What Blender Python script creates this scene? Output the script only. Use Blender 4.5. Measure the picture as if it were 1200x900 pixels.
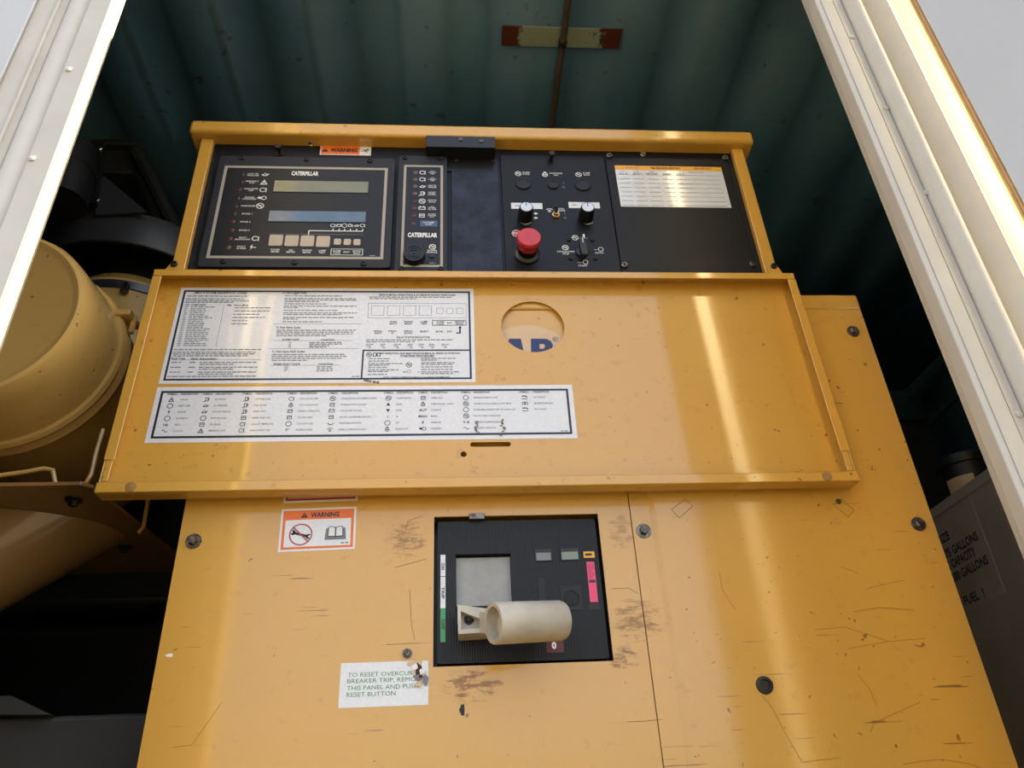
import bpy, math, random
from math import pi, sin, cos, radians, sqrt, atan2
from mathutils import Vector, Matrix
from mathutils.geometry import tessellate_polygon

for o in list(bpy.data.objects):
    bpy.data.objects.remove(o, do_unlink=True)
SC = bpy.context.scene
COL = SC.collection
random.seed(7)

# ------------------------------------------------------------------ camera
# world: X right along the machine's front, Y into the container, Z up.
# origin: on the front plane of the generator box, level with the lens.
FPX = 905.0
CAMD = 0.95
AX = Vector((0.9969, -0.0054, 0.0781))
_U = Vector((-79, -1500, FPX)).normalized()
_X = Vector((1.0, (-79 + FPX * FPX / 11550) / 1500, FPX / 11550)).normalized()
_X = (_X - _U * _X.dot(_U)).normalized()
_Y = _U.cross(_X)
RW = Matrix((_X, _Y, _U))                      # camera (right, down, forward) -> world
CAM = Vector((0, -CAMD, 0))
cam_data = bpy.data.cameras.new('camera')
cam = bpy.data.objects.new('camera', cam_data)
COL.objects.link(cam)
cam_data.sensor_width = 36
cam_data.lens = 36 * FPX / 1200
cam_data.clip_start = 0.02
r, d, f = RW @ Vector((1, 0, 0)), RW @ Vector((0, 1, 0)), RW @ Vector((0, 0, 1))
cam.matrix_world = Matrix(((r.x, -d.x, -f.x, CAM.x), (r.y, -d.y, -f.y, CAM.y), (r.z, -d.z, -f.z, CAM.z), (0, 0, 0, 1)))
SC.camera = cam

# ------------------------------------------------------------------ light
SC.view_settings.view_transform = 'Standard'
SC.view_settings.look = 'None'
SC.view_settings.gamma = 1
SC.view_settings.use_curve_mapping = False
SC.view_settings.exposure = 0.16
SUN_DIR = Vector((0.75, -0.034, 0.66)).normalized()     # from the scene towards the sun
world = bpy.data.worlds.new('sky'); SC.world = world
world.use_nodes = True
wn = world.node_tree
bg = wn.nodes['Background']
sky = wn.nodes.new('ShaderNodeTexSky')
sky.sky_type = 'NISHITA'
sky.sun_disc = False
sky.sun_elevation = math.asin(SUN_DIR.z)
sky.sun_rotation = atan2(SUN_DIR.x, SUN_DIR.y)
sky.air_density = 1.0; sky.dust_density = 3.0; sky.ozone_density = 1.0
hs_ = wn.nodes.new('ShaderNodeHueSaturation'); hs_.inputs['Saturation'].default_value = 0.6
wn.links.new(sky.outputs[0], hs_.inputs['Color']); wn.links.new(hs_.outputs[0], bg.inputs[0])
bg.inputs[1].default_value = 0.48
sl = bpy.data.lights.new('sun', 'SUN')
sl.energy = 72.0; sl.angle = radians(0.53); sl.color = (1.0, 0.80, 0.42)
sun = bpy.data.objects.new('sun', sl); COL.objects.link(sun)
sun.rotation_euler = SUN_DIR.to_track_quat('Z', 'Y').to_euler()

# ------------------------------------------------------------------ helpers: where a thing stands
def ray(px, py):
    return RW @ Vector((px - 600, py - 450, FPX))
def at(px, py, y=0.0):                         # on the upright plane Y = y
    q = ray(px, py); return CAM + q * ((y - CAM.y) / q.y)
def atz(px, py, z):                            # on the level plane Z = z
    q = ray(px, py); return CAM + q * ((z - CAM.z) / q.z)
def atx(px, py, x):
    q = ray(px, py); return CAM + q * ((x - CAM.x) / q.x)
LID_A, LID_B, LID_Z = -0.028, 0.027, 0.760     # the cover hangs with its foot a little forward
def lid_y(z, off=0.0):
    return LID_A - LID_B * (LID_Z - z) + off
PAN = 0.022
def atl(px, py, off=PAN):                      # on the cover, off behind its rim
    q = ray(px, py)
    # CAM.y + t q.y = A + off - B*(LZ - t q.z)
    t = (LID_A + off - LID_B * LID_Z - CAM.y) / (q.y - LID_B * q.z)
    return CAM + q * t

# ------------------------------------------------------------------ helpers: materials
def srgb(r, g, b):
    def c(v):
        v /= 255.0
        return v / 12.92 if v <= 0.04045 else ((v + 0.055) / 1.055) ** 2.4
    return (c(r), c(g), c(b), 1)
MATS = {}
def mat(name, col, rough=0.5, metal=0.0, spec=0.5, coat=0.0, coat_rough=0.1, bump=0.0, bump_scale=300, var=0.0, var_scale=6, transmission=0.0, var_col=None):
    m = bpy.data.materials.new(name); m.use_nodes = True
    nt = m.node_tree; b = nt.nodes['Principled BSDF']
    b.inputs['Base Color'].default_value = col
    b.inputs['Roughness'].default_value = rough
    b.inputs['Metallic'].default_value = metal
    b.inputs['Specular IOR Level'].default_value = spec
    b.inputs['Coat Weight'].default_value = coat
    b.inputs['Coat Roughness'].default_value = coat_rough
    b.inputs['Transmission Weight'].default_value = transmission
    if var or bump:
        tc = nt.nodes.new('ShaderNodeTexCoord')
    if var:
        n = nt.nodes.new('ShaderNodeTexNoise'); n.inputs['Scale'].default_value = var_scale
        n.inputs['Detail'].default_value = 8; n.inputs['Roughness'].default_value = 0.65
        nt.links.new(tc.outputs['Object'], n.inputs['Vector'])
        ramp = nt.nodes.new('ShaderNodeValToRGB')
        ramp.color_ramp.elements[0].position = 0.35; ramp.color_ramp.elements[1].position = 0.7
        vc = var_col or tuple(c * (1 - var) for c in col[:3]) + (1,)
        ramp.color_ramp.elements[0].color = vc; ramp.color_ramp.elements[1].color = col
        nt.links.new(n.outputs[0], ramp.inputs[0]); nt.links.new(ramp.outputs[0], b.inputs['Base Color'])
    if bump:
        n2 = nt.nodes.new('ShaderNodeTexNoise'); n2.inputs['Scale'].default_value = bump_scale; n2.inputs['Detail'].default_value = 3
        nt.links.new(tc.outputs['Object'], n2.inputs['Vector'])
        bp = nt.nodes.new('ShaderNodeBump'); bp.inputs['Strength'].default_value = bump; bp.inputs['Distance'].default_value = 0.001
        nt.links.new(n2.outputs[0], bp.inputs['Height']); nt.links.new(bp.outputs[0], b.inputs['Normal'])
    MATS[name] = m
    return m

class NT:                                       # tiny node-graph writer
    def __init__(s, m): s.t = m.node_tree; s.tc = s.t.nodes.new('ShaderNodeTexCoord')
    def n(s, k, **kw):
        x = s.t.nodes.new(k)
        for a, v in kw.items(): setattr(x, a, v)
        return x
    def l(s, a, b): s.t.links.new(a, b)
    def val(s, sock, v):
        if hasattr(v, 'is_output'): s.l(v, sock)
        else: sock.default_value = v
    def math(s, op, a, b=0.0, c=None, clamp=False):
        x = s.n('ShaderNodeMath', operation=op, use_clamp=clamp)
        s.val(x.inputs[0], a); s.val(x.inputs[1], b)
        if c is not None: s.val(x.inputs[2], c)
        return x.outputs[0]
    def step(s, a, lo, hi):
        x = s.n('ShaderNodeMapRange'); x.interpolation_type = 'SMOOTHSTEP'
        s.l(a, x.inputs[0]); x.inputs[1].default_value = lo; x.inputs[2].default_value = hi
        return x.outputs[0]
    def noise(s, scale, detail=4, rough=0.6, stretch=(1, 1, 1), rot=(0, 0, 0), loc=(0, 0, 0)):
        mp = s.n('ShaderNodeMapping'); mp.inputs['Scale'].default_value = stretch; mp.inputs['Rotation'].default_value = rot
        mp.inputs['Location'].default_value = loc
        s.l(s.tc.outputs['Object'], mp.inputs[0])
        x = s.n('ShaderNodeTexNoise'); x.inputs['Scale'].default_value = scale; x.inputs['Detail'].default_value = detail; x.inputs['Roughness'].default_value = rough
        s.l(mp.outputs[0], x.inputs['Vector']); return x.outputs[0]
    def mix(s, fac, a, b):
        x = s.n('ShaderNodeMix', data_type='RGBA')
        s.val(x.inputs[0], fac)
        s.val(x.inputs[6], a); s.val(x.inputs[7], b)
        return x.outputs[2]
    def xyz(s):
        x = s.n('ShaderNodeSeparateXYZ'); s.l(s.tc.outputs['Object'], x.inputs[0]); return x.outputs
    def blob(s, cx, cz, rx, rz):                # soft patch on an X-Z face
        o = s.xyz()
        a = s.math('DIVIDE', s.math('SUBTRACT', o[0], cx), rx); b = s.math('DIVIDE', s.math('SUBTRACT', o[2], cz), rz)
        dd = s.math('ADD', s.math('MULTIPLY', a, a), s.math('MULTIPLY', b, b))
        return s.math('SUBTRACT', 1.0, dd, clamp=True)

YEL = srgb(203, 152, 58)
def yellow_paint(name, scratch=0.0, patches=(), rough=0.4, dust=0.35, base=YEL, crough=0.12):
    m = mat(name, base, rough=rough, spec=0.5, coat=1.0, coat_rough=crough)
    g = NT(m); b = m.node_tree.nodes['Principled BSDF']; b.inputs['Coat IOR'].default_value = 1.5
    c = g.mix(g.step(g.noise(3.2, 6), 0.35, 0.75), base, tuple(c_ * k_ for c_, k_ in zip(base[:3], (0.95, 1.02, 1.2))) + (1,))
    c = g.mix(g.math('MULTIPLY', g.step(g.noise(55, 6, 0.75), 0.56, 0.72), dust), c, srgb(160, 108, 46))
    chips = g.step(g.noise(95, 3, 0.5), 0.715, 0.735)
    c = g.mix(g.math('MULTIPLY', chips, 0.75), c, srgb(96, 55, 24))
    if scratch:
        tot = None
        for i, (rot, th, sc) in enumerate(((0.0, 0.70, 1.0), (0.22, 0.71, 1.2), (-0.35, 0.725, 0.8), (1.2, 0.73, 1.0))):
            nn = g.noise(9 * sc, 2, 0.5, stretch=(1.0, 1.0, 26.0), rot=(0, rot, 0), loc=(i * 3.1, 0, i * 1.7))
            sres = g.step(nn, th, th + 0.012)
            tot = sres if tot is None else g.math('MAXIMUM', tot, sres)
        o = g.xyz()
        mask = g.math('MULTIPLY', tot, g.step(g.noise(5, 3), 0.44, 0.58))
        mask = g.math('MULTIPLY', mask, scratch)
        c = g.mix(mask, c, srgb(110, 66, 26))
    wear = None
    for (cx, cz, rx, rz, amt) in patches:
        bl = g.blob(cx, cz, rx, rz)
        nn = g.noise(46, 8, 0.8, stretch=(1, 1, 3.2), loc=(cx * 9, 0, cz * 5))
        k = g.step(g.math('MULTIPLY', g.math('ADD', nn, 0.12), g.math('POWER', bl, 0.5)), 0.55, 0.66)
        k = g.math('MULTIPLY', k, amt); c = g.mix(k, c, srgb(96, 50, 18)); wear = k if wear is None else g.math('MAXIMUM', wear, k)
    if wear is not None: g.l(g.math('SUBTRACT', 1.0, wear, clamp=True), b.inputs['Coat Weight'])
    g.l(c, b.inputs['Base Color'])
    bp = g.n('ShaderNodeBump'); bp.inputs['Strength'].default_value = 0.035; bp.inputs['Distance'].default_value = 0.0006
    g.l(g.noise(420, 2), bp.inputs['Height']); g.l(bp.outputs[0], b.inputs['Normal']); g.l(bp.outputs[0], b.inputs['Coat Normal'])
    rr = g.n('ShaderNodeMapRange'); g.l(g.noise(16, 5), rr.inputs[0]); rr.inputs[1].default_value = 0.3; rr.inputs[2].default_value = 0.7
    rr.inputs[3].default_value = rough - 0.05; rr.inputs[4].default_value = rough + 0.09
    g.l(rr.outputs[0], b.inputs['Roughness'])
    return m
M_YEL = yellow_paint('yellow_paint')
M_YCAN = yellow_paint('yellow_canister_paint', dust=0.2, rough=0.3, base=srgb(216, 174, 98))
M_YSHADE = yellow_paint('shaded_yellow_paint', dust=0.6, rough=0.4, base=srgb(150, 112, 64))  # base darkened: the shade below the air cleaner put into the colour
M_YP = yellow_paint('yellow_panel_paint', scratch=0.85, patches=((0.225, 0.235, 0.07, 0.05, 0.6), (-0.06, 0.345, 0.05, 0.055, 0.6), (0.02, 0.165, 0.07, 0.035, 0.7), (0.205, 0.19, 0.035, 0.03, 0.7), (0.22, 0.35, 0.035, 0.05, 0.4)))
M_LID = yellow_paint('yellow_cover_paint', dust=0.55, rough=0.42, crough=0.07)
M_BLK = mat('black_panel_paint', srgb(15, 17, 25), rough=0.45, spec=0.3, var=0.35, var_scale=9, bump=0.1, bump_scale=500)
M_BLKD = mat('dusty_black_plate', srgb(46, 54, 78), rough=0.5, spec=0.3, var=0.75, var_scale=26, var_col=srgb(16, 19, 30), bump=0.1, bump_scale=500)
M_BEZ = mat('charcoal_bezel', srgb(38, 40, 47), rough=0.5, spec=0.3, bump=0.08, bump_scale=600)
M_MEM = mat('membrane_black', srgb(28, 30, 37), rough=0.4, spec=0.35, var=0.25, var_scale=12)
M_GREY = mat('grey_frame_line', srgb(158, 152, 142), rough=0.5)
M_KEY = mat('beige_key', srgb(178, 165, 150), rough=0.5)
M_WHT = mat('white_print', srgb(225, 226, 226), rough=0.5)
M_DIM = mat('dim_white_print', srgb(150, 152, 156), rough=0.5)
M_LCDA = mat('grey_green_screen', srgb(128, 129, 112), rough=0.15, var=0.12, var_scale=30)  # reflected tints of both screens put into their base colours
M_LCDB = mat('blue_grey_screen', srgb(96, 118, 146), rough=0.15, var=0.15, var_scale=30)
M_LEDR = mat('dark_red_lamp', srgb(56, 30, 38), rough=0.3)
M_LEDR2 = mat('red_lamp', srgb(84, 32, 46), rough=0.3)
M_LEDA = mat('amber_lamp', srgb(98, 70, 60), rough=0.3)
M_STEEL = mat('worn_steel', srgb(150, 146, 140), rough=0.35, metal=0.9, var=0.5, var_scale=160, var_col=srgb(70, 58, 48))
M_BRIGHT = mat('bright_steel', srgb(225, 225, 220), rough=0.22, metal=1.0)
M_BRASS = mat('brass', srgb(190, 160, 110), rough=0.3, metal=1.0)
M_BLACKP = mat('black_plastic', srgb(18, 18, 20), rough=0.35, spec=0.5)
M_DKB = mat('dark_bolt', srgb(42, 40, 40), rough=0.45, metal=0.4)
M_RED = mat('red_button', srgb(196, 56, 68), rough=0.4, var=0.15, var_scale=60)
M_DECAL = mat('decal_white', srgb(220, 222, 228), rough=0.33, coat=1.0, coat_rough=0.08, var=0.10, var_scale=220, bump=0.03, bump_scale=500)
M_INK = mat('decal_ink', srgb(30, 34, 48), rough=0.4)
M_INKG = mat('decal_grey_ink', srgb(112, 116, 126), rough=0.45)
M_ORG = mat('decal_orange', srgb(226, 112, 40), rough=0.4)
M_PMY = mat('decal_yellow', srgb(236, 170, 50), rough=0.4)
M_SRED = mat('decal_red', srgb(168, 52, 66), rough=0.4)
M_DRED = mat('plaque_dark_red', srgb(88, 34, 42), rough=0.4)
M_GRN = mat('decal_green', srgb(62, 150, 96), rough=0.4)
M_GRNT = mat('decal_green_text', srgb(40, 130, 84), rough=0.4)
M_PINK = mat('decal_pink', srgb(226, 70, 120), rough=0.4)
M_NAVY = mat('decal_navy', srgb(26, 42, 96), rough=0.4)
M_BLUE = mat('decal_blue', srgb(62, 84, 124), rough=0.4)
M_CREAM = mat('decal_cream', srgb(206, 176, 140), rough=0.45)
M_HAND = mat('handle_cream_plastic', srgb(200, 196, 186), rough=0.42, var=0.2, var_scale=14, var_col=srgb(168, 160, 144), bump=0.05, bump_scale=200)
M_GPL = mat('breaker_grey_plate', srgb(160, 160, 158), rough=0.4, var=0.25, var_scale=40)
M_WIN = mat('breaker_window_grey', srgb(120, 122, 124), rough=0.3)
M_WING = mat('breaker_window_green', srgb(124, 136, 124), rough=0.3)
M_RUST = mat('rust', srgb(84, 44, 30), rough=0.8, var=0.6, var_scale=60, var_col=srgb(40, 24, 20))
M_PIPE = mat('conduit_grey', srgb(120, 104, 98), rough=0.45, metal=0.3, var=0.3, var_scale=30)
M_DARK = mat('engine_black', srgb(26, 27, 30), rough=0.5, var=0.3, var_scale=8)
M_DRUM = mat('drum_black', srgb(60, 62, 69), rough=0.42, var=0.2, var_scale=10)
M_CLAMP = mat('clamp_band_steel', srgb(130, 134, 140), rough=0.3, metal=0.9)
M_DGREY = mat('dark_grey_paint', srgb(62, 60, 58), rough=0.55, var=0.25, var_scale=8)
M_TANK = mat('fuel_tank_grey', srgb(188, 178, 170), rough=0.5, var=0.22, var_scale=7)
M_TANK2 = mat('fuel_tank_plate_grey', srgb(194, 184, 174), rough=0.5, var=0.2, var_scale=18)
M_JAMB = mat('jamb_white_paint', srgb(190, 184, 174), rough=0.42, var=0.12, var_scale=14, bump=0.08, bump_scale=120)
M_RET = mat('sun_tinted_frame_paint', srgb(176, 142, 82), rough=0.5, var=0.08, var_scale=20)  # yellow of the sunlight put into the side post colour
M_EDGE = mat('sun_tinted_edge_paint', srgb(214, 186, 92), rough=0.5, var=0.1, var_scale=30)  # pale yellow of the sunlit edge put into the colour
M_OUT = mat('door_outer_paint', srgb(142, 142, 138), rough=0.6, var=0.1, var_scale=8)
M_GASK = mat('door_gasket', srgb(196, 191, 182), rough=0.5, var=0.08, var_scale=30)
M_DOOR = mat('door_panel_paint', srgb(180, 180, 182), rough=0.45, var=0.05, var_scale=12)
M_PLY = mat('plywood_edge', srgb(206, 170, 124), rough=0.7, var=0.3, var_scale=40)
M_PLYD = mat('plywood_edge_dark', srgb(150, 112, 78), rough=0.7, var=0.3, var_scale=40)
M_SOIL = mat('ground_gravel', srgb(52, 51, 49), rough=0.95, var=0.35, var_scale=3, bump=0.6, bump_scale=40)
M_FLOOR = mat('container_floor_wood', srgb(70, 58, 46), rough=0.8, var=0.4, var_scale=6)
def teal_paint():
    m = mat('teal_container_paint', srgb(84, 128, 120), rough=0.5)
    g = NT(m); b = m.node_tree.nodes['Principled BSDF']
    c = g.mix(g.step(g.noise(2.2, 7), 0.35, 0.7), srgb(62, 100, 124), srgb(78, 114, 136))
    c = g.mix(g.math('MULTIPLY', g.step(g.noise(26, 4, 0.55), 0.66, 0.70), 0.7), c, srgb(44, 58, 56))
    c = g.mix(g.math('MULTIPLY', g.step(g.noise(7, 6, 0.7), 0.60, 0.74), 0.35), c, srgb(92, 84, 70))
    g.l(c, b.inputs['Base Color'])
    return m
M_TEAL = teal_paint()
def strap_paint():
    m = mat('strap_paint_rusted', srgb(150, 164, 150), rough=0.6)
    g = NT(m); b = m.node_tree.nodes['Principled BSDF']; o = g.xyz()
    x0, x1 = 0.125, 0.433
    mid = (x0 + x1) / 2
    dx = g.math('ABSOLUTE', g.math('SUBTRACT', o[0], mid))
    k = g.step(g.math('ADD', dx, g.math('MULTIPLY', g.math('SUBTRACT', g.noise(40, 6, 0.7), 0.5), 0.09)), 0.098, 0.110)
    sp = g.step(g.noise(70, 4, 0.6), 0.63, 0.68)
    k2 = g.math('MAXIMUM', k, g.math('MULTIPLY', sp, g.step(dx, 0.03, 0.1)))
    g.l(g.mix(k2, srgb(150, 164, 150), srgb(92, 44, 30)), b.inputs['Base Color'])
    return m
M_STRAP = strap_paint()
def ribbed_black():
    m = mat('ribbed_black_plastic', srgb(22, 24, 29), rough=0.45, spec=0.3)
    g = NT(m); b = m.node_tree.nodes['Principled BSDF']; o = g.xyz()
    w = g.math('SINE', g.math('MULTIPLY', o[0], 2 * pi / 0.0031))
    bp = g.n('ShaderNodeBump'); bp.inputs['Strength'].default_value = 0.22; bp.inputs['Distance'].default_value = 0.0009
    g.l(w, bp.inputs['Height']); g.l(bp.outputs[0], b.inputs['Normal'])
    return m
M_RIB = ribbed_black()

# ------------------------------------------------------------------ helpers: meshes
class MB:
    def __init__(s): s.v = []; s.f = []; s.mi = []; s.mats = []; s.cur = 0
    def use(s, m):
        if m not in s.mats: s.mats.append(m)
        s.cur = s.mats.index(m); return s
    def add(s, vs, fs):
        k = len(s.v); s.v += [tuple(v) for v in vs]
        for f_ in fs: s.f.append([i + k for i in f_]); s.mi.append(s.cur)
        return s
    def box(s, x0, x1, y0, y1, z0, z1):
        v = [(x, y, z) for x in (x0, x1) for y in (y0, y1) for z in (z0, z1)]
        return s.add(v, [(0, 1, 3, 2), (4, 6, 7, 5), (0, 4, 5, 1), (2, 3, 7, 6), (0, 2, 6, 4), (1, 5, 7, 3)])
    def hexa(s, lo, hi):                        # two quads, same winding
        return s.add(list(lo) + list(hi), [(3, 2, 1, 0), (4, 5, 6, 7), (0, 1, 5, 4), (1, 2, 6, 5), (2, 3, 7, 6), (3, 0, 4, 7)])
    def lathe(s, p0, axis, prof, n=32, cap0=True, cap1=True):   # prof: (distance along axis, radius)
        p0 = Vector(p0); a = Vector(axis).normalized()
        u = a.orthogonal().normalized(); w = a.cross(u)
        vs = []; fs = []
        for (t, rr) in prof:
            for i in range(n):
                an = 2 * pi * i / n
                vs.append(p0 + a * t + (u * cos(an) + w * sin(an)) * rr)
        for j in range(len(prof) - 1):
            for i in range(n):
                i2 = (i + 1) % n
                fs.append((j * n + i, j * n + i2, (j + 1) * n + i2, (j + 1) * n + i))
        if cap0: fs.append(tuple(reversed(range(n))))
        if cap1: fs.append(tuple(range((len(prof) - 1) * n, len(prof) * n)))
        return s.add(vs, fs)
    def cyl(s, p0, p1, r0, r1=None, n=24):
        p0, p1 = Vector(p0), Vector(p1)
        return s.lathe(p0, p1 - p0, [(0, r0), ((p1 - p0).length, r0 if r1 is None else r1)], n)
    def tube(s, pts, rr, n=10):
        pts = [Vector(p) for p in pts]; vs = []; fs = []
        for i, p in enumerate(pts):
            t = (pts[min(i + 1, len(pts) - 1)] - pts[max(i - 1, 0)]).normalized()
            if i == 0: u = t.orthogonal().normalized()
            else: u = (u - t * u.dot(t)).normalized()
            w = t.cross(u)
            for k in range(n): vs.append(p + (u * cos(2 * pi * k / n) + w * sin(2 * pi * k / n)) * rr)
        for i in range(len(pts) - 1):
            for k in range(n):
                k2 = (k + 1) % n
                fs.append((i * n + k, i * n + k2, (i + 1) * n + k2, (i + 1) * n + k))
        fs.append(tuple(reversed(range(n)))); fs.append(tuple(range((len(pts) - 1) * n, len(pts) * n)))
        return s.add(vs, fs)
    def plate(s, outer, holes, fn, t0, t1):     # 2-D outline with holes; fn(a, b, t) -> world; front t0, back t1
        loops = [outer] + list(holes)
        flat = [p for lp in loops for p in lp]
        tri = tessellate_polygon([[Vector((a, b, 0)) for a, b in lp] for lp in loops])
        fr = [fn(a, b, t0) for a, b in flat]; bk = [fn(a, b, t1) for a, b in flat]; n = len(flat)
        fs = []
        for t in tri:
            a, b, c = [Vector((flat[i][0], flat[i][1], 0)) for i in t]
            if (b - a).cross(c - a).z < 0: t = (t[0], t[2], t[1])
            fs.append(tuple(t)); fs.append((t[2] + n, t[1] + n, t[0] + n))
        s.add(fr + bk, fs)
        k = 0
        for li, lp in enumerate(loops):
            m = len(lp)
            ar = sum(lp[i][0] * lp[(i + 1) % m][1] - lp[(i + 1) % m][0] * lp[i][1] for i in range(m))
            vs = [fn(a, b, t0) for a, b in lp] + [fn(a, b, t1) for a, b in lp]
            fs = []
            for i in range(m):
                j = (i + 1) % m
                q = (i, i + m, j + m, j)
                if (ar > 0) == (li > 0): q = q[::-1]
                fs.append(q)
            s.add(vs, fs)
            k += m
        return s
    def build(s, name, material=None, parent=None, bevel=0.0, smooth=True, seg=2, label=None):
        me = bpy.data.meshes.new(name)
        me.from_pydata(s.v, [], s.f)
        mats = s.mats if s.mats else [material]
        for m in mats: me.materials.append(m)
        if s.mats: me.polygons.foreach_set('material_index', s.mi)
        if smooth:
            me.polygons.foreach_set('use_smooth', [True] * len(me.polygons))
            me.set_sharp_from_angle(angle=radians(32))
        me.update()
        o = bpy.data.objects.new(name, me); COL.objects.link(o)
        if parent:
            o.parent = parent; o.matrix_parent_inverse = parent.matrix_world.inverted()
        if bevel:
            bv = o.modifiers.new('bevel', 'BEVEL'); bv.width = bevel; bv.segments = seg; bv.limit_method = 'ANGLE'; bv.angle_limit = radians(40)
        if label: o['label'] = label
        return o
def thing(name, loc, label, cat, group=None):
    o = bpy.data.objects.new(name, None); COL.objects.link(o)
    o.empty_display_size = 0.05
    o.matrix_world = Matrix.Translation(Vector(loc))
    o['label'] = label; o['category'] = cat
    if group: o['group'] = group
    return o
def tag(o, label, cat=None, group=None, kind=None):
    o['label'] = label
    if cat: o['category'] = cat
    if group: o['group'] = group
    if kind: o['kind'] = kind
    return o
def struct(o, label=None):
    o['kind'] = 'structure'
    if label: o['label'] = label
    return o
def circ(cx, cz, rx, rz=None, n=28):
    rz = rx if rz is None else rz
    return [(cx + rx * cos(2 * pi * i / n), cz + rz * sin(2 * pi * i / n)) for i in range(n)]
def rrect(x0, x1, z0, z1, rr, n=5):
    out = []
    for (cx, cz, a0) in ((x1 - rr, z1 - rr, 0), (x0 + rr, z1 - rr, pi / 2), (x0 + rr, z0 + rr, pi), (x1 - rr, z0 + rr, 1.5 * pi)):
        for i in range(n + 1):
            a = a0 + pi / 2 * i / n
            out.append((cx + rr * cos(a), cz + rr * sin(a)))
    return out
def upright(y0):                                # t is depth behind the plane y0
    return lambda a, b, t: (a, y0 + t, b)
def on_lid(off):
    return lambda a, b, t: (a, lid_y(b, off + t), b)

# ------------------------------------------------------------------ flat print (lettering and symbols)
_glyph = {}
def glyphs(s, bold):
    key = (s, bold)
    if key in _glyph: return _glyph[key]
    cu = bpy.data.curves.new('t', 'FONT'); cu.body = s; cu.resolution_u = 2; cu.fill_mode = 'FRONT'
    cu.size = 1.0; cu.offset = bold; cu.space_line = 0.95
    cu.align_x = 'CENTER'
    ob = bpy.data.objects.new('t', cu); COL.objects.link(ob)
    dg = bpy.context.evaluated_depsgraph_get()
    me = bpy.data.meshes.new_from_object(ob.evaluated_get(dg))
    vs = [(v.co.x, v.co.y) for v in me.vertices]; fs = [tuple(p.vertices) for p in me.polygons]
    bpy.data.objects.remove(ob); bpy.data.curves.remove(cu); bpy.data.meshes.remove(me)
    _glyph[key] = (vs, fs); return vs, fs
LAY = 0.00025
class Print(MB):
    """Ink laid on a face. fn(a, b, t) maps face coordinates to the world, t < 0 is proud of the face."""
    def __init__(s, fn): super().__init__(); s.fn = fn
    def tris(s, pts, fs, m, layer):
        s.use(m)
        s.add([s.fn(a, b, -LAY * layer) for a, b in pts], fs)
    def poly(s, pts, m, layer=1, holes=()):
        loops = [pts] + list(holes); flat = [p for lp in loops for p in lp]
        tri = tessellate_polygon([[Vector((a, b, 0)) for a, b in lp] for lp in loops]); fs = []
        for t in tri:
            a, b, c = [Vector((flat[i][0], flat[i][1], 0)) for i in t]
            fs.append(tuple(t) if (b - a).cross(c - a).z > 0 else (t[0], t[2], t[1]))
        s.tris(flat, fs, m, layer)
    def rect(s, x0, x1, z0, z1, m, layer=1):
        x0, x1 = min(x0, x1), max(x0, x1); z0, z1 = min(z0, z1), max(z0, z1)
        s.tris([(x0, z0), (x1, z0), (x1, z1), (x0, z1)], [(0, 1, 2, 3)], m, layer)
    def frame(s, x0, x1, z0, z1, w, m, layer=1):
        s.rect(x0, x1, z1 - w, z1, m, layer); s.rect(x0, x1, z0, z0 + w, m, layer)
        s.rect(x0, x0 + w, z0 + w, z1 - w, m, layer); s.rect(x1 - w, x1, z0 + w, z1 - w, m, layer)
    def ring(s, cx, cz, ro, ri, m, layer=1, n=24, a0=0.0, a1=2 * pi, sz=1.0):
        vs = []; fs = []
        for i in range(n + 1):
            a = a0 + (a1 - a0) * i / n
            vs += [(cx + ro * cos(a), cz + ro * sin(a) * sz), (cx + ri * cos(a), cz + ri * sin(a) * sz)]
        for i in range(n): fs.append((2 * i, 2 * i + 2, 2 * i + 3, 2 * i + 1))
        s.tris(vs, fs, m, layer)
    def line(s, p, q, w, m, layer=1):
        dx, dz = q[0] - p[0], q[1] - p[1]; L = sqrt(dx * dx + dz * dz) or 1e-9
        nx, nz = -dz / L * w / 2, dx / L * w / 2
        s.tris([(p[0] - nx, p[1] - nz), (q[0] - nx, q[1] - nz), (q[0] + nx, q[1] + nz), (p[0] + nx, p[1] + nz)], [(0, 1, 2, 3)], m, layer)
    def text(s, string, x, z, m, h=None, w=None, align='C', bold=0.0, layer=1, rot=0.0, skew=0.0):
        """centred vertically on z; h is the height of one capital, w an exact width."""
        vs, fs = glyphs(string, bold)
        if not vs: return
        x0 = min(v[0] for v in vs); x1 = max(v[0] for v in vs); z0 = min(v[1] for v in vs); z1 = max(v[1] for v in vs)
        nl = string.count('\n') + 1
        sh = (h / 0.70) if h else None
        sw = (w / (x1 - x0)) if w else None
        if sh is None: sh = sw
        if sw is None: sw = sh
        ww = (x1 - x0) * sw
        ox = {'C': 0, 'L': ww / 2, 'R': -ww / 2}[align]
        mx, mz = (x0 + x1) / 2, (z0 + z1) / 2
        c, sn = cos(rot), sin(rot)
        pts = []
        for a, b in vs:
            b = (b - mz) * sh; a = (a - mx) * sw + ox + skew * b
            pts.append((x + a * c - b * sn, z + a * sn + b * c))
        s.tris(pts, fs, m, layer)
    def words(s, x0, x1, z, h, m, rnd, layer=1, gap=0.0013):      # a line of print too small to read
        x = x0
        while x < x1 - 0.002:
            wd = min(rnd.uniform(0.003, 0.009), x1 - x)
            s.rect(x, x + wd, z - h / 2, z + h / 2, m, layer); x += wd + gap

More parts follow.
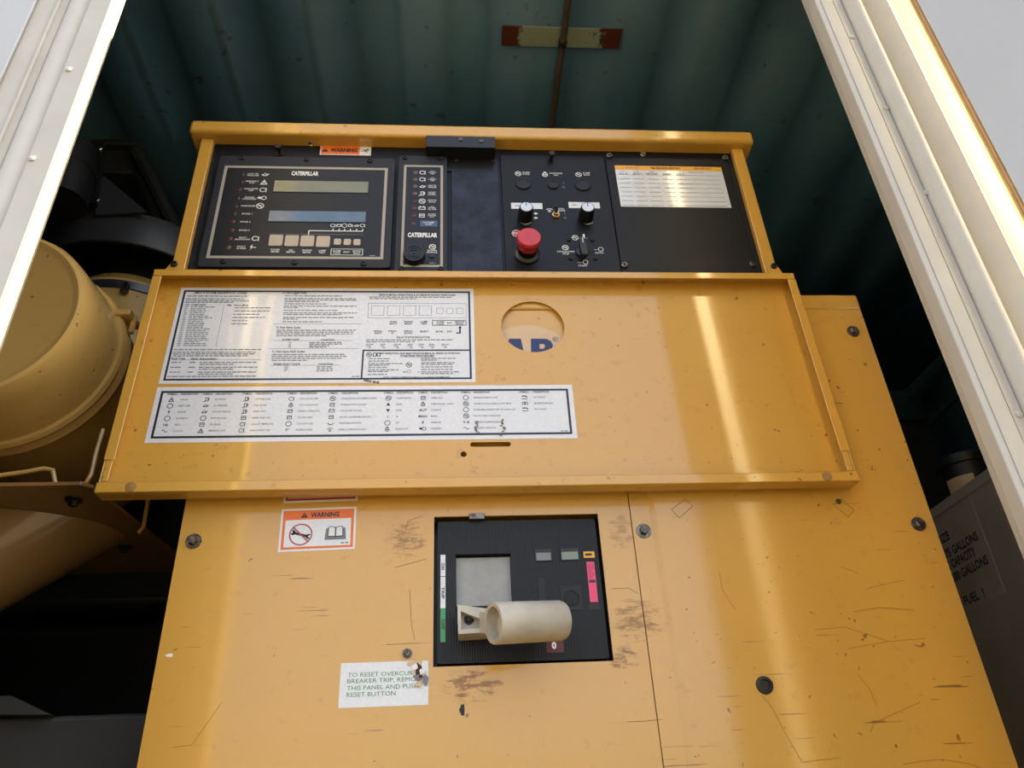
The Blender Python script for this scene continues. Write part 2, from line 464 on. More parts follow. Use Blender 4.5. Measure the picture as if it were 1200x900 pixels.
def pic(P, kind, x, z, r, m, layer=1):           # the little pictograms
    w = r * 0.22
    if kind == 'circ': P.ring(x, z, r, r - w, m, layer)
    elif kind == 'no': P.ring(x, z, r, r - w, m, layer); P.line((x - r * .6, z + r * .6), (x + r * .6, z - r * .6), w, m, layer); P.line((x - r * .5, z - r * .1), (x + r * .5, z + r * .3), w, m, layer)
    elif kind == 'tri':
        P.poly([(x - r, z - r * .8), (x + r, z - r * .8), (x, z + r)], m, layer, [[(x - r * .6, z - r * .55), (x + r * .6, z - r * .55), (x, z + r * .5)]]); P.line((x, z - r * .3), (x, z + r * .2), w, m, layer)
    elif kind == 'oil':
        P.poly([(x - r, z - r * .1), (x - r * .4, z + r * .1), (x, z + r * .6), (x + r * .45, z + r * .1), (x + r * 1.2, z + r * .35), (x + r * .5, z - r * .55), (x - r * .5, z - r * .55)], m, layer,
               [[(x - r * .3, z), (x, z + r * .3), (x + r * .3, z), (x + r * .35, z - r * .3), (x - r * .35, z - r * .3)]])
    elif kind == 'eng':
        P.frame(x - r * .8, x + r * .5, z - r * .6, z + r * .6, w, m, layer); P.rect(x + r * .7, x + r * .95, z - r * .7, z + r * .5, m, layer)
        P.rect(x - r * .3, x + r * .1, z + r * .6, z + r * .85, m, layer)
    elif kind == 'temp':
        P.ring(x - r * .15, z, r * .8, r * .8 - w, m, layer, a0=.5, a1=5.6); P.rect(x + r * .6, x + r * .85, z - r * .8, z + r * .7, m, layer)
    elif kind == 'fuel': P.frame(x - r * .5, x + r * .45, z - r * .8, z + r * .8, w, m, layer); P.rect(x + r * .55, x + r * .8, z - r * .5, z + r * .6, m, layer); P.line((x - r, z - r), (x - r * .4, z - r * .5), w, m, layer)
    elif kind == 'bat': P.frame(x - r, x + r, z - r * .6, z + r * .5, w, m, layer); P.rect(x - r * .7, x - r * .3, z + r * .5, z + r * .8, m, layer); P.rect(x + r * .3, x + r * .7, z + r * .5, z + r * .8, m, layer)
    elif kind == 'box': P.frame(x - r * .8, x + r * .8, z - r * .7, z + r * .7, w, m, layer); P.line((x - r * .5, z), (x + r * .5, z + r * .2), w, m, layer)
    elif kind == 'up': P.poly([(x - r * .7, z - r * .5), (x + r * .7, z - r * .5), (x, z + r * .7)], m, layer)
    elif kind == 'dn': P.poly([(x - r * .7, z + r * .5), (x, z - r * .7), (x + r * .7, z + r * .5)], m, layer)
    elif kind == 'arc': P.ring(x, z - r * .8, r * 1.4, r * 1.4 - w, m, layer, a0=.8, a1=pi - .8); P.ring(x, z - r * .4, r * .45, r * .45 - w, m, layer, n=12)
    elif kind == 'sw': P.ring(x, z + r * .6, r * 1.2, r * 1.2 - w * 1.2, m, layer, a0=pi + .5, a1=2 * pi - .4); P.line((x - r, z), (x - r * .4, z - r * .2), w, m, layer)
    elif kind == 'lock': P.ring(x, z - r * .2, r * .75, r * .75 - w, m, layer); P.rect(x - r * .4, x + r * .4, z - r * .35, z - r * .05, m, layer); P.ring(x, z + r * .5, r * .4, r * .4 - w, m, layer, n=12, a0=0, a1=pi)
    elif kind == 'hand': P.poly([(x - r * 1.3, z), (x - r * .7, z + r * .5), (x - r * .1, z + r * .25), (x - r * .1, z - r * .25), (x - r * .7, z - r * .4)], m, layer); P.ring(x + r * .5, z, r * .7, r * .7 - w, m, layer)
    elif kind == 'book':
        for sx in (-1, 1): P.poly([(x, z - r * .5), (x + sx * r, z - r * .6), (x + sx * r, z + r * .5), (x + sx * r * .5, z + r * .65), (x, z + r * .5)], m, layer, [[(x + sx * w, z - r * .3), (x + sx * (r - w), z - r * .38), (x + sx * (r - w), z + r * .3), (x + sx * r * .5, z + r * .42), (x + sx * w, z + r * .3)]])
    elif kind == 'bolt': P.poly([(x + r * .3, z + r), (x - r * .4, z), (x, z), (x - r * .3, z - r), (x + r * .5, z + r * .2), (x + r * .1, z + r * .2)], m, layer)
    elif kind == 'wave': P.ring(x - r * .45, z, r * .5, r * .5 - w, m, layer, n=10, a0=0, a1=pi); P.ring(x + r * .45, z, r * .5, r * .5 - w, m, layer, n=10, a0=pi, a1=2 * pi)
    elif kind == 'hot': P.rect(x - r, x + r, z - r * .75, z - r * .5, m, layer); P.line((x - r, z + r * .4), (x, z + r * .6), w * 1.8, m, layer); P.line((x, z + r * .6), (x + r, z + r * .1), w * 1.8, m, layer)
    else: P.text(kind, x, z, m, h=r * 0.95, bold=0.02, layer=layer)

def bolt_head(name, p, rr, h, m, parent, hexed=True, washer=0.0, group=None, axis=(0, -1, 0), socket=False):
    b = MB()
    p = Vector(p)
    if washer: b.lathe(p, axis, [(0, washer), (0.002, washer * 0.97)], 24)
    z0 = 0.002 if washer else 0
    b.lathe(p, axis, [(z0, rr), (z0 + h * 0.75, rr), (z0 + h, rr * 0.8)], 6 if hexed else 20, cap1=not socket)
    if socket:
        b.lathe(p, axis, [(z0 + h, rr * 0.8), (z0 + h, rr * 0.45), (z0 + h * 0.4, rr * 0.4)], 20, cap0=False)
    else:
        b.lathe(p + Vector(axis) * (z0 + h), axis, [(-h * .1, rr * .55), (h * .12, rr * .5)], 14)
    return b.build(name, m, parent)

# ================================================================== the setting
struct(MB().add([(-40, -40, -0.86), (40, -40, -0.86), (40, 40, -0.86), (-40, 40, -0.86)], [(0, 1, 2, 3)]).build('ground', M_SOIL), 'grey gravel ground outside the container')
CZ, WB, WR, WL, WF, FZ = 1.75, 2.02, 2.16, -3.8, -0.34, -0.64
struct(MB().box(WL, WR, WF, WB, FZ - 0.2, FZ).build('floor', M_FLOOR), 'brown wooden container floor')
def corrugate(a0, a1, phase, pitch, depth, flat):
    pr = []; k = math.floor((a0 - phase) / pitch) - 1
    sl_ = (pitch - 2 * flat) / 2
    while True:
        b = phase + k * pitch
        for da, dd in ((0, 0), (flat, 0), (flat + sl_, depth), (2 * flat + sl_, depth)):
            a = b + da
            if a0 < a < a1: pr.append((a, dd))
        k += 1
        if b > a1: break
    return [(a0, pr[0][1])] + pr + [(a1, pr[-1][1])]
def sheet(name, prof, fn, lo, hi, label):
    b = MB(); n = len(prof)
    b.add([fn(a, d, lo) for a, d in prof] + [fn(a, d, hi) for a, d in prof], [(i, i + 1, n + i + 1, n + i) for i in range(n - 1)])
    o = b.build(name, M_TEAL); o.data.materials[0] = M_TEAL
    sd = o.modifiers.new('thick', 'SOLIDIFY'); sd.thickness = 0.003; sd.offset = 1
    return struct(o, label)
PITCH = 0.2216
sheet('ceiling', corrugate(WL - 0.06, WR + 0.06, -0.115 - 0.092 - 0.018, PITCH, 0.013, 0.0928), lambda a, d, t: (a, t, CZ + d), WF - 0.03, WB + 0.06, 'dark teal corrugated steel container roof seen from inside')
sheet('wall_back', corrugate(WL - 0.05, WR + 0.05, 0.1, 0.278, 0.036, 0.07), lambda a, d, t: (a, WB + d, t), FZ, CZ + 0.012, 'teal corrugated back wall of the container')
sheet('wall_right', corrugate(WF - 0.01, WB + 0.05, 0.16, 0.278, 0.036, 0.07), lambda a, d, t: (WR + d, a, t), FZ, CZ + 0.022, 'teal corrugated end wall to the right')
sheet('wall_left', corrugate(WF - 0.01, WB + 0.05, 0.16, 0.278, 0.036, 0.07), lambda a, d, t: (WL - d, a, t), FZ, CZ + 0.022, 'teal corrugated end wall to the left')
rl = MB().box(WR - 0.06, WR, WF, WB, CZ - 0.05, CZ).box(WR - 0.018, WR, WF, WB, CZ - 0.19, CZ - 0.165).build('trim_3', M_TEAL, bevel=0.006)
struct(rl, 'teal rail along the top of the right end wall')
sk = MB().box(WL - .09, WR + .09, WF - .03, WB + .09, CZ + .028, CZ + .06).build('roof_light_seal', M_JAMB, bpy.data.objects['ceiling'])  # unseen slab added above the roof to stop light leaking in
MB().box(WL - .09, WR + .09, WB + .06, WB + .09, FZ - .2, CZ + .027).build('wall_light_seal', M_JAMB, bpy.data.objects['wall_back'])  # unseen slabs added behind three walls to seal light leaks
MB().box(WR + .05, WR + .09, WF - .01, WB + .059, FZ - .2, CZ + .027).build('wall_light_seal', M_JAMB, bpy.data.objects['wall_right'])
MB().box(WL - .09, WL - .05, WF - .01, WB + .059, FZ - .2, CZ + .027).build('wall_light_seal', M_JAMB, bpy.data.objects['wall_left'])
TOPZ = 1.64
wf = MB()
WX0, WX1 = -0.53 * 0.81, 0.70 * 0.81
for x0, x1, z0_, z1_ in ((WL - .09, WX0, FZ - .2, CZ + .03), (0.69, 1.02, FZ - .2, CZ + .03), (1.16, WR + .09, FZ - .2, CZ + .03), (WX0, 0.69, TOPZ, CZ + .03), (WX0, 0.69, FZ - .2, FZ),
                         (1.02, 1.16, FZ - .2, -0.1), (1.02, 1.16, 1.5, CZ + .03)):      # narrow opening added out of view to let daylight onto the fuel tank
    wf.box(x0, x1, WF - 0.012, WF + 0.03, z0_, z1_)
struct(wf.build('wall_front', M_JAMB), 'white steel container side around the door opening')

# ---- jambs: trim_1 on the left, trim_2 on the right (the doorway stands clear in front of the machine)
JB, JT = FZ, 1.66
JK = 0.81                                       # size of the jamb section
jx = lambda x: x * JK
jy = lambda y: -CAMD + (y + CAMD) * JK
def jbox(b, x0, x1, y0, y1): return b.box(jx(x0), jx(x1), jy(y0), jy(y1), JB, JT)
PF = jy(-0.27)                                  # front face of the jamb plates
def screw_head(p, parent):
    b = MB(); b.lathe(p, (0, -1, 0), [(0, 0.0034), (0.0008, 0.0034), (0.0016, 0.0027)], 16)
    b.lathe(Vector(p) + Vector((0, -0.0016, 0)), (0, -1, 0), [(0, 0.0015), (0.0005, 0.0011)], 10)
    return b.build('screw', M_JAMB, parent)
def half_round(b, x0, x1, yb, h, n=14):
    vs = []; m = n + 1; x0, x1, h, yb = jx(x0), jx(x1), h * JK, jy(yb)
    for z in (JB, JT):
        for i in range(m):
            a = pi * i / n
            vs.append(((x0 + x1) / 2 - (x1 - x0) / 2 * cos(a), yb - h * sin(a), z))
    b.add(vs, [(i, i + 1, m + i + 1, m + i) for i in range(n)])
tl = lambda t, y: t * (y + CAMD)
pl_ = [(jx(-0.501), jy(-0.2690)), (jx(-0.469), jy(-0.2720)), (jx(-0.469), jy(-0.25)), (jx(-0.501), jy(-0.25))]
jl = struct(MB().hexa([(x, y, JB) for x, y in pl_], [(x, y, JT) for x, y in pl_]).build('trim_1', M_JAMB, bevel=0.001), 'white painted left door jamb with a sunlit inner edge')
MB().box(jx(-0.469), jx(-0.469) + .0006, jy(-0.2715), jy(-0.2505), JB, JT).build('sun_tint_strip', M_EDGE, jl)  # thin strip added over the jamb edge to carry the sun tint
b = MB(); half_round(b, tl(-0.775, -0.255), -0.501, -0.250, 0.013); b.build('gasket', M_GASK, jl)
b = MB(); jbox(b, tl(-0.93, -0.252), tl(-0.775, -0.252), -0.252, -0.19); jbox(b, -0.60, -0.505, -0.25, -0.19); b.build('frame_flat', M_JAMB, jl, bevel=0.0016)
jbox(MB(), tl(-0.80, -0.256), tl(-0.794, -0.256), -0.2555, -0.25).build('ridge', M_JAMB, jl, bevel=0.0008)
for p in ((80.7, 81.7), (38, 186)):
    q = at(*p, PF); screw_head((q.x, PF, q.z), jl)
for z in (0.86, 0.45): screw_head((jx(-0.4935), PF, z), jl)
jr = struct(jbox(MB(), 0.562, 0.604, -0.27, -0.25).build('trim_2', M_JAMB, bevel=0.001), 'beige white right door jamb with a row of screws')
b = MB(); jbox(b, 0.5705, 0.5712, -0.2708, -0.2698); jbox(b, 0.5905, 0.5912, -0.2708, -0.2698); b.build('press_line', M_GREY, jr)
b = MB(); half_round(b, 0.605, 0.6308, -0.262, 0.026); b.build('gasket', M_GASK, jr)
fl_ = [(0.512, -0.398), (0.5296, -0.4215), (0.5330, -0.4190), (0.5170, -0.3870)]
b = MB(); b.hexa([(x, y, JB) for x, y in fl_], [(x, y, JT) for x, y in fl_]); jbox(b, 0.604, 0.64, -0.255, -0.19); b.build('frame_flat', M_JAMB, jr)
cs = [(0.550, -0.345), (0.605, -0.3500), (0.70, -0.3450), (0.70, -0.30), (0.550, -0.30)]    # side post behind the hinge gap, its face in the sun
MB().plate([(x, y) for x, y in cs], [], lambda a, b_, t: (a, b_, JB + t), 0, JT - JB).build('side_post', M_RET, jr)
for p in ((998.7, 44), (1038, 127), (1085, 226), (1141, 343)):
    q = at(*p, PF); screw_head((q.x, PF, q.z), jr)
screw_head((jx(0.5985), PF, 0.30), jr)
# ---- door leaves swung open
DZ0, DZ1 = -0.62, 1.72
dl = struct(MB().box(-1.05, jx(-0.5825), jy(-0.2575), jy(-0.2535), DZ0, DZ1).build('door_1', M_DOOR, bevel=0.001), 'pale blue-grey inner skin of the left door leaf folded open')
MB().box(-1.05, jx(-0.66), jy(-0.2535), jy(-0.215), DZ0, DZ1).build('core', M_PLY, dl)
PHI = radians(34)
HX, HY = jx(0.634), jy(-0.36)
def leaf(a, b_, t):                             # a along the leaf from its hinge edge, t into its thickness
    return (HX + a * cos(PHI) + t * sin(PHI), HY - a * sin(PHI) + t * cos(PHI), b_)
def leaf_board(name, t0, t1, m, parent):
    t0 *= JK; t1 *= JK
    lo = [leaf(0, DZ0, t0), leaf(1.0, DZ0, t0), leaf(1.0, DZ0, t1), leaf(0, DZ0, t1)]
    hi = [leaf(0, DZ1, t0), leaf(1.0, DZ1, t0), leaf(1.0, DZ1, t1), leaf(0, DZ1, t1)]
    return MB().hexa(lo, hi).build(name, m, parent)
dr = struct(leaf_board('door_2', 0, .0016, M_DOOR, None), 'light grey inner skin of the right door leaf swung open')
for t0, t1, m in ((.0016, .009, M_PLYD), (.009, .019, M_PLY), (.019, .026, M_PLYD), (.026, .034, M_PLY), (.034, .036, M_OUT)):
    leaf_board('ply', t0, t1, m, dr)

# ---- roof strap and conduit
q0, q1 = atz(588, 30, CZ - 0.004), atz(588, 53, CZ - 0.004)
sx0, sx1 = atz(588, 41, CZ - .004).x, atz(728, 43, CZ - .004).x
st = MB().box(sx0, sx1, q0.y, q1.y, CZ - 0.006, CZ - 0.001).build('roof_strap', M_STRAP, bevel=0.001)
tag(st, 'pale steel strap with rusty ends flat against the roof', 'strap')
cd = thing('conduit', (0.283, 0.9, CZ - 0.03), 'thin grey conduit pipe running along the roof under the strap', 'pipe')
MB().cyl((0.2835, WF + 0.06, CZ - 0.018), (0.2835, WB - 0.02, CZ - 0.018), 0.0085, n=16).build('pipe', M_PIPE, cd)
q = atz(659, 54, CZ - 0.03)
b = MB(); b.lathe((0.2835, q.y - 0.008, CZ - 0.018), (0, 1, 0), [(0, 0.0112), (0.016, 0.0112)], 16)
b.cyl((0.2835, q.y, CZ - 0.031), (0.2835, q.y, CZ - 0.001), 0.004, n=10); b.build('clip', M_STEEL, cd)

# ================================================================== generator terminal box
tb = thing('terminal_box', (0.15, 0.25, FZ), 'large yellow generator terminal box with bolted scratched front panels', 'terminal box')
TX0, TX1, SEAM, TZ = -0.3404, 0.6455, 0.2347, 0.707
BX0, BX1, BZ0, BZ1 = -0.0233, 0.1912, 0.1876, 0.3742
MB().box(TX0 + 0.012, TX1 - 0.012, 0.06, 0.75, FZ, TZ - 0.001).build('body', M_YEL, tb)
MB().box(TX0 + 0.004, TX1 - 0.004, 0.004, 0.06, TZ - 0.03, TZ - 0.001).box(TX0 + 0.004, TX0 + 0.04, 0.004, 0.06, FZ, TZ - .03).box(TX1 - 0.04, TX1 - 0.004, 0.004, 0.06, FZ, TZ - .03).box(SEAM - 0.02, SEAM + 0.02, 0.004, 0.06, FZ, TZ - .03).build('frame', M_YEL, tb)
MB().box(TX0 - 0.004, TX1 + 0.0035, -0.003, 0.76, TZ, 0.738).build('top_cover', M_YEL, tb, bevel=0.004)
pl = MB().plate([(TX0, FZ), (SEAM - 0.0008, FZ), (SEAM - 0.0008, TZ - 0.001), (TX0, TZ - 0.001)], [[(BX0, BZ0), (BX1, BZ0), (BX1, BZ1), (BX0, BZ1)]], upright(0.0), 0, 0.003).build('front_panel', M_YP, tb)
pl['label'] = 'left front panel with the breaker cut-out'
b = MB()
RY = -0.0042
bend0, bend1 = SEAM + 0.0265, SEAM + 0.0335
prof = [(SEAM + 0.0008, 0.0), (bend0, 0.0), (bend1, RY), (TX1, RY)]
nvs = []
for z in (FZ, TZ - 0.001): nvs += [(x, y, z) for x, y in prof]
for z in (FZ, TZ - 0.001): nvs += [(x, y + 0.003, z) for x, y in prof]
fs = [(i, i + 1, 5 + i, 4 + i) for i in range(3)] + [(8 + i, 12 + i, 13 + i, 9 + i) for i in range(3)]
fs += [(3, 11, 15, 7), (0, 4, 12, 8)] + [(i, 8 + i, 9 + i, i + 1) for i in range(3)] + [(4 + i, 5 + i, 13 + i, 12 + i) for i in range(3)]
pr = b.add(nvs, fs).build('front_panel', M_YP, tb, smooth=False)
pr['label'] = 'right front panel with a folded edge'
for p, par in (((226, 633), pl), ((755, 621), pr), ((1078, 613), pr), ((1001, 387), pr), ((477, 765), pl)):
    y = RY if p[0] > 800 else 0.0
    q = at(*p, y - 0.004)
    small = p[0] == 477
    bolt_head('bolt', (q.x, y, q.z), 0.0048 if small else 0.0062, 0.005, M_STEEL, par, washer=0.0058 if small else 0.0098)
q = at(896, 803, RY)
b = MB(); b.lathe((q.x, RY, q.z), (0, -1, 0), [(0, 0.0105), (0.0022, 0.0098), (0.003, 0.0075), (0.003, 0.0064), (0.0004, 0.0058)], 28, cap0=False, cap1=True)
b.build('grommet_hole', M_DKB, pr)
q = at(982, 588, RY); bolt_head('rivet', (q.x, RY, q.z), 0.0035, 0.003, M_STEEL, pr, hexed=False)
# ghost outlines where tags used to be
g = Print(upright(RY)); M_GHOST = mat('old_tag_outline', srgb(120, 82, 30), rough=0.6)
def ghost(pts):
    qs = [at(*p, RY) for p in pts]
    for i in range(len(qs)): g.line((qs[i].x, qs[i].z), (qs[(i + 1) % len(qs)].x, qs[(i + 1) % len(qs)].z), 0.0008, M_GHOST)
ghost([(976, 591), (986, 585), (1001, 598), (994, 606)]); ghost([(787, 597), (803, 585), (812, 593), (796, 607)])
def poly_line(pts, w, m, P, y):
    qs = [at(*p, y) for p in pts]
    for i in range(len(qs) - 1): P.line((qs[i].x, qs[i].z), (qs[i + 1].x, qs[i + 1].z), w, m)
M_SCR = mat('bare_scratch', srgb(118, 74, 30), rough=0.6)
for pts in (((843, 670), (846, 690), (855, 705), (862, 715)), ((893, 815), (905, 830), (925, 868), (940, 893), (968, 890), (985, 888)), ((1020, 858), (1024, 848), (1040, 840), (1078, 823)), ((1005, 790), (1018, 806), (1028, 828)),
            ((1058, 896), (1080, 892), (1105, 890), (1130, 894), (1150, 900)), ((955, 738), (990, 735), (1018, 744), (1042, 752)), ((995, 760), (1040, 752), (1085, 748)), ((1015, 690), (1040, 684), (1060, 680)), ((1000, 717), (1030, 712), (1072, 715)), ((985, 664), (1006, 672))):
    poly_line(pts, 0.0005, M_SCR, g, RY)
g.build('scuffs', None, pr)['kind'] = 'stuff'
g = Print(upright(0.0))
for pts in (((735, 846), (757, 845), (777, 843)), ((202, 876), (225, 873), (260, 823)), ((716, 690), (737, 689), (748, 696)), ((475, 625), (478, 610), (495, 605)), ((463, 665), (500, 655)), ((480, 690), (482, 730), (486, 750))):
    poly_line(pts, 0.0005, M_SCR, g, 0.0)
for (px, py, a, bb, m) in ((199, 768, 5, 2.0, M_WHT), (542, 832, 3.5, 6, M_DKB)):
    q = at(px, py, 0); k = 0.00115
    g.poly([(q.x + k * a * cos(t * 1.05) * (1 if t % 2 else .6), q.z + k * bb * sin(t * 1.05)) for t in range(6)], m)
g.build('scuffs', None, pl)['kind'] = 'stuff'

def rect_at(tlp, brp, y):
    a, c = at(*tlp, y), at(*brp, y); return min(a.x, c.x), max(a.x, c.x), min(a.z, c.z), max(a.z, c.z)
def sticker(name, fn, x0, x1, z0, z1, parent, draw, m=None, label=None, t=0.0004):
    P = Print(fn); P.use(m or M_DECAL)
    P.plate([(x0, z0), (x1, z0), (x1, z1), (x0, z1)], [], fn, -t, 0)
    fn2 = lambda a, b_, tt: fn(a, b_, tt - t)
    P.fn = fn2
    draw(P, x0, x1, z0, z1)
    return P.build(name, None, parent, smooth=False, label=label)
# warning sticker with spanner and book, and the one above it
def tilt(fn, cx, cz, ang):
    c, s_ = cos(ang), sin(ang)
    return lambda a, b_, t: fn(cx + (a - cx) * c - (b_ - cz) * s_, cz + (a - cx) * s_ + (b_ - cz) * c, t)
wx0, wx1, wz0, wz1 = -0.2172, -0.1223, 0.3310, 0.3880
def d_warn(P, x0, x1, z0, z1):
    e = 0.0028; H = z1 - z0
    P.rect(x0 + e, x1 - e, z0 + e, z1 - e, M_ORG, 1)
    P.rect(x0 + e * 2.2, x1 - e * 2.2, z0 + e * 2, z1 - 0.0155, M_DECAL, 2)
    cx = (x0 + x1) / 2
    P.text('WARNING', cx + 0.008, z1 - 0.0095, M_INK, h=0.0062, w=0.036, bold=0.03, layer=2)
    P.poly([(cx - 0.0225, z1 - 0.0128), (cx - 0.0135, z1 - 0.0128), (cx - 0.018, z1 - 0.0058)], M_INK, 2)
    P.rect(cx - 0.0184, cx - 0.0176, z1 - 0.0112, z1 - 0.0082, M_ORG, 3)
    zc = z0 + (H - 0.0155) / 2 + 0.001; xa = x0 + 0.0265
    P.ring(xa, zc, 0.0145, 0.0128, M_SRED, 3, n=36)
    P.line((xa - 0.0105, zc + 0.003), (xa + 0.0095, zc - 0.003), 0.0032, M_INK, 3)
    for sx in (-1, 1): P.ring(xa + sx * 0.0098, zc - sx * 0.003, 0.0034, 0.0014, M_INK, 3, n=14, a0=(0.7 if sx > 0 else pi + .5), a1=(0.7 if sx > 0 else pi + .5) + 4.6)
    P.line((xa - 0.0095, zc + 0.0095), (xa + 0.0095, zc - 0.0095), 0.0018, M_SRED, 4)
    xb = x1 - 0.025
    P.poly([(xb - 0.0135, zc - 0.0085), (xb + 0.0135, zc - 0.0085), (xb + 0.012, zc + 0.007), (xb - 0.012, zc + 0.007)], M_INKG, 3)
    for sx in (-1, 1): P.poly([(xb, zc - 0.0052), (xb + sx * 0.0098, zc - 0.0045), (xb + sx * 0.009, zc + 0.0088), (xb + sx * 0.004, zc + 0.0092), (xb, zc + 0.0078)], M_INK, 4, [[(xb + sx * .0008, zc - 0.004), (xb + sx * 0.0088, zc - 0.0036), (xb + sx * 0.0082, zc + 0.0079), (xb + sx * .004, zc + .0082), (xb + sx * .0008, zc + 0.0068)]])
    for sx in (-1, 1): P.poly([(xb + sx * .0008, zc - 0.004), (xb + sx * 0.0088, zc - 0.0036), (xb + sx * 0.0082, zc + 0.0079), (xb + sx * .004, zc + .0082), (xb + sx * .0008, zc + 0.0068)], M_DECAL, 5)
    P.words(x1 - 0.018, x1 - 0.0085, z0 + 0.0085, 0.0012, M_INK, random.Random(3), 3)
sticker('warning_sticker', tilt(upright(0.0), wx0, wz0, 0.022), wx0, wx1, wz0, wz1, pl, d_warn, label='orange bordered warning sticker with spanner and book')
def d_warn2(P, x0, x1, z0, z1):
    e = 0.0028
    P.rect(x0 + e, x1 - e, z0 + e, z1 - e, M_SRED, 1); P.rect(x0 + e * 1.9, x1 - e * 1.9, z0 + e * 1.9, z1 - e, M_CREAM, 2)
    P.words(x1 - 0.016, x1 - 0.007, z0 + 0.0095, 0.0012, M_INK, random.Random(4), 3)
q = at(332, 590, 0); q2 = at(419, 587, 0)
sticker('warning_sticker', tilt(upright(0.0), q.x, q.z, 0.022), q.x, q2.x, q.z, q.z + 0.05, pl, d_warn2, label='upper warning sticker half hidden by the cover')
def d_reset(P, x0, x1, z0, z1):
    W, H = x1 - x0, z1 - z0
    for i, s_ in enumerate(('TO RESET OVERCURR', 'BREAKER TRIP, REMOV', 'THIS PANEL AND PUSH', 'RESET BUTTON')):
        wd = (0.080, 0.084, 0.0815, 0.0555)[i]
        P.text(s_, x0 + 0.0085, z1 - 0.0135 - i * 0.0072, M_GRNT, h=0.0047, w=wd, align='L', bold=0.0, layer=1)
    rn = random.Random(5)
    def torn(px, pz, rx, rz, m, layer, n=13):   # ragged patch, kept inside the label
        P.poly([(min(x1, px + rx * rn.uniform(.6, 1.15) * cos(2 * pi * i / n)), min(z1, pz + rz * rn.uniform(.6, 1.15) * sin(2 * pi * i / n))) for i in range(n)], m, layer)
    torn(x1 - .008, z1 - .004, .020, .006, M_CREAM, 2); torn(x1 - .009, z1 - .014, .009, .014, M_CREAM, 3); torn(x1 - .011, z1 - .010, .007, .008, M_RUST, 4)
    torn(x1 - .004, z1 - .007, .005, .008, M_DECAL, 5); torn(x1 - .012, z1 - .019, .006, .004, M_INKG, 6); torn(x1 - .016, z1 - .007, .004, .004, M_DECAL, 7)
    torn(x1 - .003, z1 - .022, .004, .006, M_INKG, 8); torn(x1 - .008, z1 - .013, .003, .004, M_DECAL, 9); torn(x1 - .012, z1 - .027, .005, .003, M_CREAM, 10); torn(x1 - .009, z1 - .018, .0025, .002, M_RUST, 11)
sticker('reset_label', upright(0.0), -0.1300, -0.0285, 0.1463, 0.1952, pl, d_reset, label='white label with green reset text, torn at one corner')
# round emblem decal, seen through the hole of the hanging cover
ed = Print(upright(-0.0004))
ec = at(624, 408, 0)
ed.use(M_CREAM); ed.plate(circ(ec.x - 0.006, ec.z - 0.034, 0.075, n=48), [], upright(-0.0004), -0.0002, 0)
q = at(649, 398, 0); q0 = at(619, 398, 0); cz = at(630, 397.5, 0).z
hh = 0.036
pz = lambda l: [(at(px, py, 0).x, at(px, py, 0).z) for px, py in l]
ed.poly(pz([(597, 397.3), (610.3, 397.3), (616.5, 425), (608, 425), (604.5, 410), (598, 425), (584, 425)])[::-1], M_NAVY, 2)
ed.poly(pz([(622, 397.3), (640, 397.3), (645.5, 400), (648, 405), (646.5, 410), (642, 413.5), (634, 414.5), (634, 425), (622.5, 425)])[::-1], M_NAVY, 2, [pz([(632, 403.5), (637, 403.5), (639, 406), (637, 409), (632.5, 409)])[::-1]])
rr_ = at(650.5, 398, 0)
ed.ring(rr_.x, rr_.z, 0.0043, 0.0036, M_NAVY, 2, n=20); ed.text('R', rr_.x, rr_.z, M_NAVY, h=0.004, bold=0.02, layer=2)
ed.build('emblem_decal', None, pl, smooth=False, label='round cream decal with dark blue letters')

# ================================================================== control cabinet
cc = thing('control_cabinet', (0.053, 0.15, 0.738), 'yellow generator control cabinet with black instrument panel and fold-down cover', 'control cabinet')
KX0, KX1, KZ0, KZ1, FY = -0.4272, 0.5305, 0.739, 1.0725, 0.012
MB().box(KX0 + 0.001, KX0 + 0.004, 0.002, 0.30, KZ0, KZ1).box(KX1 - 0.004, KX1 - 0.001, 0.002, 0.30, KZ0, KZ1).box(KX0, KX1, 0.297, 0.30, KZ0, KZ1).box(KX0, KX1, 0.001, 0.30, KZ0, KZ0 + 0.004).build('body', M_YEL, cc)
SW = 0.0205
MB().box(KX0, KX0 + SW, 0.0, 0.011, KZ0, KZ1).build('front_post', M_YEL, cc, bevel=0.0015)
MB().box(KX1 - SW, KX1, 0.0, 0.011, KZ0, KZ1).build('front_post', M_YEL, cc, bevel=0.0015)
MB().box(-0.4455, 0.5485, -0.0155, 0.31, KZ1, 1.1025).build('hood', M_YEL, cc, bevel=0.006, seg=3)
MB().box(KX0 + 0.004, KX1 - 0.004, FY, FY + 0.003, KZ0 + 0.004, KZ1).build('backing_plate', M_BLK, cc)
def K(px, py, y=FY):
    q = at(px, py, y); return q.x, q.z
def kr(tlp, trp, blp, brp, y):                  # upright rectangle from its four seen corners
    a, b_, c, d_ = [at(*p, y) for p in (tlp, trp, blp, brp)]
    return (a.x + c.x) / 2, (b_.x + d_.x) / 2, (c.z + d_.z) / 2, (a.z + b_.z) / 2
def socket_screw(p, parent, rr=0.0045, m=None):
    bolt_head('screw', p, rr, 0.003, m or M_DKB, parent, hexed=False, socket=True)

